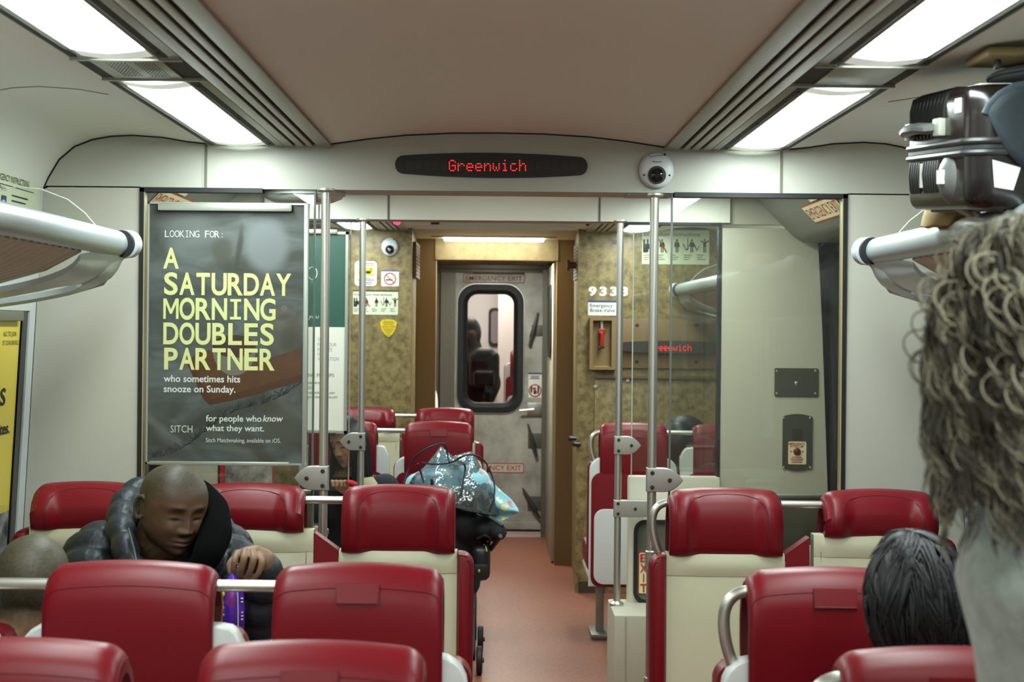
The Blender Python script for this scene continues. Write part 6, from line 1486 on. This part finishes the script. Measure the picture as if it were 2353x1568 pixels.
mb = MB(); limb(mb, [(-.30, 14.6, .95), (-.30, 14.6, .7), (-.30, 14.6, .28)], [.09, .07, .055]); limb(mb, [(-.14, 14.6, .95), (-.14, 14.6, .7), (-.14, 14.6, .28)], [.09, .07, .055]); fuse('trousers', mb, .014, 2, None, mat('dark_cloth', (30, 32, 38), .85), tv)
bk = thing('backpack', 'rounded black backpack on the traveller in the next car', 'backpack', (-.10, 14.36, 1.1)); mb = MB(); mb.box((-.245, 14.30, 1.06), (.035, 14.46, 1.40), .07, seg=5); mb.box((-.20, 14.26, 1.08), (-.01, 14.34, 1.22), .03, seg=4); mb.ell((-.11, 14.37, 1.36), (.12, .075, .08)); fuse('bag', mb, .01, 3, None, mat('black_nylon', (18, 18, 22), .5, bump=(60, .4)), bk)
mb = MB(); mb.tube([(-.05, 14.30, 1.12), (-.03, 14.28, 1.03), (-.05, 14.29, .98), (-.02, 14.28, .93)], .006, 6); build('strap', mb, BLACKP, bk)

# ================================================================ LUGGAGE
# dark hard suitcase lying on the rack
sc_ = thing('suitcase', 'dark glossy hard suitcase with ribs and stickers lying on the luggage rack', 'suitcase', (1.21, 3.50, EYE+.27))
SM = Matrix.Translation((1.225, 3.50, EYE+.405)) @ Matrix.Rotation(radians(4), 4, 'X') @ Matrix.Rotation(radians(-1), 4, 'Y') @ Matrix.Rotation(radians(2), 4, 'Z')
LX, LY, TZ = .50, .47, .262
GLOSS = mat('suitcase_gloss', (17, 11, 10), .24, spec=.5, coat=.2); RIBM = mat('suitcase_rib', (15, 14, 14), .34, spec=.5)
def case_half(z0, z1, zr):
    """rounded half shell between z0 (outer face) and z1 (rim)"""
    rings = []; n = 6; out = []
    def rr(ins, z):
        return [Vector((x, y, z)) for x, y in rrect(-LX/2+ins, -LY/2+ins, LX/2-ins, LY/2-ins, max(.010, .05-ins*.6), 7)]
    s_ = 1 if z1 > z0 else -1
    prof = [(.026, 0), (.014, .003), (.006, .010), (.002, .020), (0, .034), (0, .07), (0, abs(z1-z0))]
    return [[SM @ p for p in rr(i, z0+s_*h)] for i, h in prof]
mb = MB(); mb.loft(case_half(TZ/2, .014, 0), True, True); build('upper_shell', mb, GLOSS, sc_, ang=.9)
mb = MB(); mb.loft(case_half(-TZ/2, -.014, 0), True, True); build('lower_shell', mb, GLOSS, sc_, ang=.9)
mb = MB()
for zc, r_ in ((.012, .007), (-.012, .007)): mb.tube([SM @ Vector((x, y, zc)) for x, y in rrect(-LX/2-.002, -LY/2-.002, LX/2+.002, LY/2+.002, .052, 7)], r_, 8, closed=True)
mb.tube([SM @ Vector((x, y, 0)) for x, y in rrect(-LX/2+.004, -LY/2+.004, LX/2-.004, LY/2-.004, .046, 7)], .008, 6, closed=True); build('zip_band', mb, mat('suitcase_band', (40, 42, 42), .42), sc_)
mb = MB()   # ribs over the end face and under the bottom
for k in range(13):
    y = -.03+.205*k/12
    if .075 < y < .095: continue
    mb.tube([SM @ Vector(p) for p in ((-LX/2-.001, y, -.022), (-LX/2-.004, y, -.05), (-LX/2-.001, y, -.085), (-LX/2+.015, y, -.115))], .0042, 5)
for k in range(9):
    x = -.12+.30*k/8; mb.tube([SM @ Vector((-LX/2+.05+.045*k, y, -TZ/2-.001)) for y in (-LY/2+.06, 0, LY/2-.06)], .005, 5)
for k in range(12):
    mb.tube([SM @ Vector((-LX/2+.04, -LY/2+.06+.024*k, TZ/2-.001)), SM @ Vector((LX/2-.06, -LY/2+.06+.024*k, TZ/2-.001))], .005, 5)
for k in range(10):
    y = -.06+.026*k; mb.tube([SM @ Vector(p) for p in ((-LX/2-.001, y, .03), (-LX/2-.001, y, TZ/2-.034), (-LX/2+.005, y, TZ/2-.009), (-LX/2+.026, y, TZ/2+.001), (-LX/2+.16, y, TZ/2+.001))], .0055, 6)
build('ribs', mb, RIBM, sc_)
mb = MB()   # side handle on the end face
hp = [(-LX/2, .155, .05), (-LX/2-.020, .145, .048), (-LX/2-.028, .10, .052), (-LX/2-.028, .03, .052), (-LX/2-.020, -.02, .048), (-LX/2, -.03, .05)]
mb.tube([SM @ Vector(p) for p in hp], [.012, .013, .013, .013, .013, .012], 10, flat=1.5); hd = build('carry_handle', mb, mat('suitcase_handle', (96, 98, 96), .4), sc_)
for y in (.165, -.045):
    mb = MB(); mb.box((-LX/2-.016, y-.022, .03), (-LX/2+.01, y+.022, .070), .006, M=SM); build('handle_mount', mb, mat('handle_mount_pale', (150, 154, 140), .4), hd)
mb = MB(); mb.ell((0, 0, 0), (.04, .07, .062), None, 20, 12)
for v in mb.bm.verts: v.co = SM @ (v.co+Vector((-LX/2+.022, -.09, -TZ/2+.068)))
wh = build('corner_bumper', mb, mat('bumper_grey', (88, 88, 86), .4), sc_)
mb = MB(); mb.lathe([(.036, -.004), (.036, .004), (.026, .004), (.022, -.012)], (0, 0, 0), 'z', 24, (SM.to_3x3() @ Matrix.Rotation(.5, 3, 'Y')))
for v in mb.bm.verts: v.co += SM @ Vector((-LX/2+.045, -.07, -TZ/2+.004))
build('wheel', mb, mat('wheel_grey', (120, 118, 114), .5), wh)
mb = MB(); mb.box((-.10, -LY/2-.008, -.085), (.0, -LY/2+.006, -.028), .006, M=SM); lk = build('lock', mb, mat('lock_grey', (84, 82, 76), .35, .4), sc_)
mb = MB()
for k in range(3): mb.tube([SM @ Vector((-.035+.013*k, -LY/2-.012, -.07)), SM @ Vector((-.035+.013*k, -LY/2-.012, -.055))], .004, 8)
build('dial', mb, STEEL, lk)
def sticker(lo, hi):
    mb = MB(); mb.box(lo, hi, 0, M=SM); build('luggage_sticker', mb, PAPER, sc_)
sticker((-LX/2+.03, -LY/2+.03, TZ/2-.001), (-LX/2+.10, -LY/2+.11, TZ/2+.0015)); sticker((-LX/2-.002, -LY/2+.06, .075), (-LX/2-.0005, -LY/2+.10, .105)); sticker((.06, -LY/2-.002, .05), (.13, -LY/2-.0005, .10))
mb = MB(); mb.poly([SM @ Vector(p_) for p_ in ((-LX/2+.045, -LY/2-.002, -.028), (-LX/2+.105, -LY/2-.002, -.045), (-LX/2+.09, -LY/2-.002, -.092), (-LX/2+.05, -LY/2-.002, -.085))]); build('luggage_sticker', mb, PAPER, sc_)
sticker((-LX/2-.020, -.112, -.075), (-LX/2-.015, -.072, -.045)); sticker((-LX/2-.007, .075, -.08), (-LX/2-.002, .092, -.025))
# coat, soft bag and padded envelope with it
dj = thing('draped_jacket', 'dark slate jacket hanging over the near side of the hard suitcase', 'jacket', P(2330, 385, 3.24))
mb = MB(); rings = []
edge = [(2262, 258), (2272, 240), (2296, 216), (2330, 196), (2380, 186), (2460, 190), (2540, 230), (2540, 330), (2480, 390), (2400, 400), (2345, 384), (2312, 352), (2286, 305)]
cxp = (sum(p[0] for p in edge)/len(edge), sum(p[1] for p in edge)/len(edge)); L_ = []
for q in (1.0, .97, .90, .75, .5, .25): L_.append([P(cxp[0]+(x-cxp[0])*q, cxp[1]+(y-cxp[1])*q, 3.262-.030*min(1, (1-q)*9)-.012*noise.noise(Vector((x*.02, y*.02, q*3)))) for x, y in edge])
mb.loft([[p+Vector((0, .02, 0)) for p in L_[0]]]+L_, True, True); build('cloth', mb, mat('slate_cloth', (27, 36, 41), .85, bump=(50, .6)), dj, ang=2)
mb = MB(); mb.tube([P(x, y, 3.250) for x, y in [(2262, 262), (2272, 243), (2296, 219), (2330, 200), (2380, 190)]], [.007, .008, .009, .009, .009], 8, flat=.7); build('collar_edge', mb, mat('slate_edge', (48, 60, 66), .7), dj)
sb = thing('soft_bag', 'grey ribbed soft bag lying on top of the hard suitcase', 'bag', (1.25, 3.42, EYE+.53))
mb = MB(); mb.ell((1.27, 3.42, EYE+.556), (.20, .17, .030), None, 30, 14); fuse('body', mb, .008, 2, None, mat('soft_grey', (84, 88, 88), .6, bump=(40, .6)), sb)
mb = MB(); mb.tube([(1.27+.195*cos(2*pi*k/32), 3.42+.165*sin(2*pi*k/32), EYE+.556) for k in range(32)], .005, 6, closed=True); build('piping', mb, mat('soft_grey_dark', (52, 54, 54), .6), sb)
te = thing('padded_parcel', 'tan padded parcel high on the luggage at the picture edge', 'parcel', (1.20, 3.1, EYE+.54))
mb = MB(); a = P(2256, 124, 3.3); mb.box((a.x, 3.26, a.z-.010), (a.x+.30, 3.42, a.z+.010), .009, seg=4); build('sleeve', mb, mat('tan_paper', (128, 110, 74), .8, bump=(40, .3)), te)
mb = MB(); mb.box((a.x+.03, 3.30, a.z-.030), (a.x+.042, 3.32, a.z-.010), .004); build('tag', mb, BLACKP, te)
tb = thing('paper_bag', 'crumpled tan paper bag squeezed under the hard suitcase on the rack tube', 'bag', P(2180, 530, 3.75))
mb = MB(); rings = []
for j, (y, xl, xr, dp) in enumerate([(531, 2124, 2196, .03), (520, 2120, 2222, .06), (500, 2124, 2246, .07), (480, 2130, 2258, .07), (462, 2138, 2262, .05)]):
    a, b = P(xl, y, 3.78), P(xr, y, 3.78); ring = []
    for k in range(22):
        t = 2*pi*k/22; w_ = 1+.22*noise.noise(Vector((k*.7, j*.8, 3))); ring.append(Vector(((a.x+b.x)/2+(b.x-a.x)/2*cos(t)*min(1, w_+.1), 3.79+dp*sin(t)*w_, a.z+(.012 if j == 0 else 0)+.006*noise.noise(Vector((k*.9, j, 7))))))
    rings.append(ring)
mb.loft(rings, True, True); build('bag', mb, mat('tan_kraft', (176, 152, 100), .75, bump=(30, .5)), tb, ang=.5)

# ================================================================ PUSHCHAIR
D5 = 7.45
ps = thing('pushchair', 'black folding pushchair standing in the aisle beyond the facing seats', 'pushchair', (-.16, 7.5, 0))
mb = MB(); mb.ell(P(1020, 1250, 7.55), (.21, .24, .21), None, 28, 18); mb.ell(P(1075, 1205, 7.5), (.13, .22, .10)); mb.ell(P(1118, 1216, 7.36), (.10, .10, .055), Matrix.Rotation(.25, 3, 'Y')); mb.ell(P(1142, 1222, 7.3), (.045, .08, .04), Matrix.Rotation(.5, 3, 'Y'))
mb.ell(P(1030, 1330, 7.6), (.16, .22, .14))
fuse('seat_fabric', mb, .010, 3, None, mat('black_pram_cloth', (16, 16, 16), .8, bump=(30, .9)), ps)
mb = MB(); mb.tube([P(1150, 1232, 7.22), P(1128, 1262, 7.3), P(1105, 1240, 7.4), P(1060, 1200, 7.5)], .012, 10); mb.tube([P(1040, 1162, 7.3), P(1090, 1172, 7.28), P(1130, 1192, 7.26), P(1155, 1210, 7.22)], .009, 8); build('canopy_edge', mb, mat('black_piping', (24, 24, 26), .5), ps)
xw = P(1104, 1470, 7.82).x; xl = xw-.42
mb = MB()
for x in (xw-.03, xl+.03):
    mb.tube([(x, 7.82, .066), (x, 7.66, .30), (x, 7.40, .62), (x, 7.30, .80)], .011, 10); mb.tube([(x, 7.33, .066), (x, 7.52, .34), (x, 7.75, .62)], .011, 10)
mb.tube([(xw-.03, 7.82, .10), (xl+.03, 7.82, .10)], .009, 8); mb.tube([(xw-.03, 7.30, .80), (xl+.03, 7.30, .80)], .014, 10); build('frame', mb, mat('pram_frame', (40, 40, 42), .35, .6), ps)
for x, y in ((xw, 7.82), (xl, 7.82), (xw, 7.33), (xl, 7.33)):
    mb = MB(); mb.lathe([(.040, -.014), (.060, -.014), (.066, -.008), (.066, .008), (.060, .014), (.040, .014)], (x, y, .066), 'x', 28); wl = build('wheel', mb, BLACK, ps)
    mb = MB(); mb.lathe([(.041, -.010), (.041, .010)], (x, y, .066), 'x', 20); mb.lathe([(.012, .010), (.012, .02), (.008, .022)], (x, y, .066), 'x', 12); build('hub', mb, mat('hub_grey', (70, 70, 66), .5), wl)
# blue blanket
bl = thing('blanket', 'pale blue printed baby blanket bulging out of the pushchair cover', 'blanket', P(1100, 1195, 7.35))
def blanketmat():
    m = mat('blanket_blue', (134, 192, 208), .85, sheen=.4, bump=(60, .4)); nt = m.node_tree; bs = nt.nodes['Principled BSDF']
    tc = nt.nodes.new('ShaderNodeTexCoord'); v = nt.nodes.new('ShaderNodeTexVoronoi'); v.inputs['Scale'].default_value = 15
    r = nt.nodes.new('ShaderNodeValToRGB'); r.color_ramp.interpolation = 'CONSTANT'; e = r.color_ramp.elements; e[0].color = (1, 1, 1, 1); e[1].position = .27; e[1].color = (0, 0, 0, 1)
    h = nt.nodes.new('ShaderNodeValToRGB'); h.color_ramp.interpolation = 'CONSTANT'; q = h.color_ramp.elements; q[0].color = rgb(220, 208, 140); q[1].position = .42; q[1].color = rgb(190, 120, 112); z = q.new(.56); z.color = rgb(120, 168, 210); z2 = q.new(.68); z2.color = rgb(236, 226, 190)
    sp_ = nt.nodes.new('ShaderNodeSeparateColor'); mx = nt.nodes.new('ShaderNodeMix'); mx.data_type = 'RGBA'; mx.inputs[6].default_value = rgb(134, 192, 208)
    n = nt.nodes.new('ShaderNodeTexNoise'); n.inputs['Scale'].default_value = 30; ad = nt.nodes.new('ShaderNodeMix'); ad.data_type = 'RGBA'; ad.inputs[0].default_value = .06
    nt.links.new(tc.outputs['Object'], n.inputs['Vector']); nt.links.new(tc.outputs['Object'], ad.inputs[6]); nt.links.new(n.outputs['Color'], ad.inputs[7]); nt.links.new(ad.outputs[2], v.inputs['Vector'])
    nt.links.new(v.outputs['Distance'], r.inputs[0]); nt.links.new(v.outputs['Color'], sp_.inputs[0]); nt.links.new(sp_.outputs[0], h.inputs[0]); nt.links.new(r.outputs[0], mx.inputs[0]); nt.links.new(h.outputs[0], mx.inputs[7]); nt.links.new(mx.outputs[2], bs.inputs['Base Color'])
    return m
mb = MB(); mb.ell(P(1010, 1112, 7.46), (.155, .20, .075), None, 26, 16); mb.ell(P(1075, 1110, 7.42), (.11, .18, .085)); mb.ell(P(960, 1112, 7.45), (.06, .12, .05))
top_ = [(1040, 1078), (1080, 1072), (1115, 1092), (1148, 1126), (1176, 1150), (1195, 1174)]; bot_ = [(1040, 1150), (1078, 1172), (1102, 1190), (1122, 1204), (1140, 1206), (1188, 1182)]
L0, L1 = [], []
for i, (a, b) in enumerate(zip(top_, bot_)):
    ring = []; n = 14
    for k in range(n):
        t = k/(n-1); f = .018*sin(t*9+i*.4); ring.append(P(a[0]+(b[0]-a[0])*t, a[1]+(b[1]-a[1])*t, 7.33+f+.05*abs(t-.45)))
    back = [p+Vector((0, .035 if i < 5 else .012, 0)) for p in ring[::-1]]; L0.append(ring+back)
mb.loft(L0, True, True); fuse('cloth', mb, .007, 2, None, blanketmat(), bl)
# clear rain cover
rc = thing('rain_cover', 'clear crinkled plastic rain cover with black piping over the pushchair', 'rain cover', P(1040, 1190, 7.4))
mb = MB(); rings = []; N, Mv = 44, 16; c = P(1040, 1128, 7.43)
for j in range(Mv+1):
    v = j/Mv; ring = []
    for i in range(N):
        a = 2*pi*i/N; rx, ry = .235, .27; q = cos(v*pi/2)**.6 if v < 1 else 0.0; x, y = rx*cos(a)*q, ry*sin(a)*q
        zz = .13*sin(v*pi/2) + .085*gs(x+.05, .05)*gs(y+.02, .12)*v + .10*gs(x-.085, .045)*gs(y+.02, .12)*v
        w_ = noise.noise(Vector((x*16, y*16, v*3)))*.014+noise.noise(Vector((x*40, y*40, v*8)))*.006
        skew = -.05*max(0, x/rx)
        ring.append(c+Vector((x*(1+w_*2), y*(1+w_*2), zz+w_+skew-.05*(1-v))))
    rings.append(ring)
mb.loft(rings, True, False); cv = build('cover', mb, glassmat('crinkled_clear_plastic', (226, 230, 232), 1.0, .10, 1.7, haze=.06, bump=(18, 1.0)), rc, ang=3)
mb = MB(); D6 = 7.16
for path in ([(928, 1112), (938, 1080), (950, 1052), (978, 1032), (1008, 1020), (1024, 1020), (1028, 1044), (1032, 1062)], [(968, 1064), (1000, 1068), (1040, 1064), (1062, 1048), (1088, 1044), (1112, 1056), (1128, 1084), (1138, 1118), (1134, 1150), (1124, 1178)], [(1066, 1066), (1070, 1076), (1066, 1096), (1062, 1128), (1058, 1140)], [(960, 1066), (968, 1090), (974, 1110)]):
    pts = [P(x, y, D6+.03*sin(i*1.3)) for i, (x, y) in enumerate(path)]
    for _ in range(2):
        q = [pts[0]]
        for i in range(len(pts)-1): q += [pts[i].lerp(pts[i+1], .25), pts[i].lerp(pts[i+1], .75)]
        pts = q+[pts[-1]]
    mb.tube(pts, .0045, 6)
build('piping', mb, mat('navy_piping', (28, 32, 44), .6), cv)
mb = MB()
for x, y in ((1122, 1078), (993, 1108)): mb.box(tuple(P(x-4, y+7, D6)-Vector((0, .01, 0))), tuple(P(x+4, y-7, D6)+Vector((0, .0, 0))), .003)
build('velcro_tab', mb, BLACKP, cv)
hbg = thing('handbag', 'small black bag with gold zip hanging from the pushchair', 'bag', P(1107, 1330, 7.25))
mb = MB(); a, b = P(1084, 1330, 7.3), P(1127, 1250, 7.3); mb.box((a.x, 7.20, a.z), (b.x, 7.36, b.z), .045, seg=5); mb.box((a.x+.008, 7.185, a.z+.01), (b.x-.012, 7.21, a.z+.085), .01); build('bag', mb, mat('black_grained_leather', (18, 18, 20), .38, bump=(160, .3)), hbg)
mb = MB(); mb.tube([P(1112, 1252, 7.24), P(1117, 1258, 7.195), P(1119, 1268, 7.190)], .003, 6); mb.ell(P(1101, 1313, 7.18), (.006, .003, .008), None, 8, 6); build('gold_zip', mb, mat('gold_metal', (190, 170, 80), .3, .8), hbg)
mb = MB(); mb.tube([P(1094, 1252, 7.28), P(1098, 1238, 7.25), P(1112, 1230, 7.24), P(1126, 1236, 7.25), P(1124, 1252, 7.28)], .007, 8); build('strap', mb, BLACKP, hbg)
# dark bag on the distant window seat on the right
db = thing('rucksack', 'black rucksack between the two distant headrests seen through the glass', 'bag', P(1575, 1050, 8.5)); mb = MB(); mb.ell(P(1572, 1026, 8.42), (.15, .12, .17), None, 24, 16); mb.ell(P(1560, 1010, 8.36), (.08, .09, .10)); mb.ell(P(1585, 1105, 8.42), (.16, .13, .26)); fuse('bag', mb, .011, 3, None, mat('black_nylon', (18, 18, 22), .5, bump=(60, .4)), db)
# next car seat
index_kids(); nsx = dup(protos['mid'], (.31, 15.0, .27), 0, 'red seat back in the next car seen through the end door window')
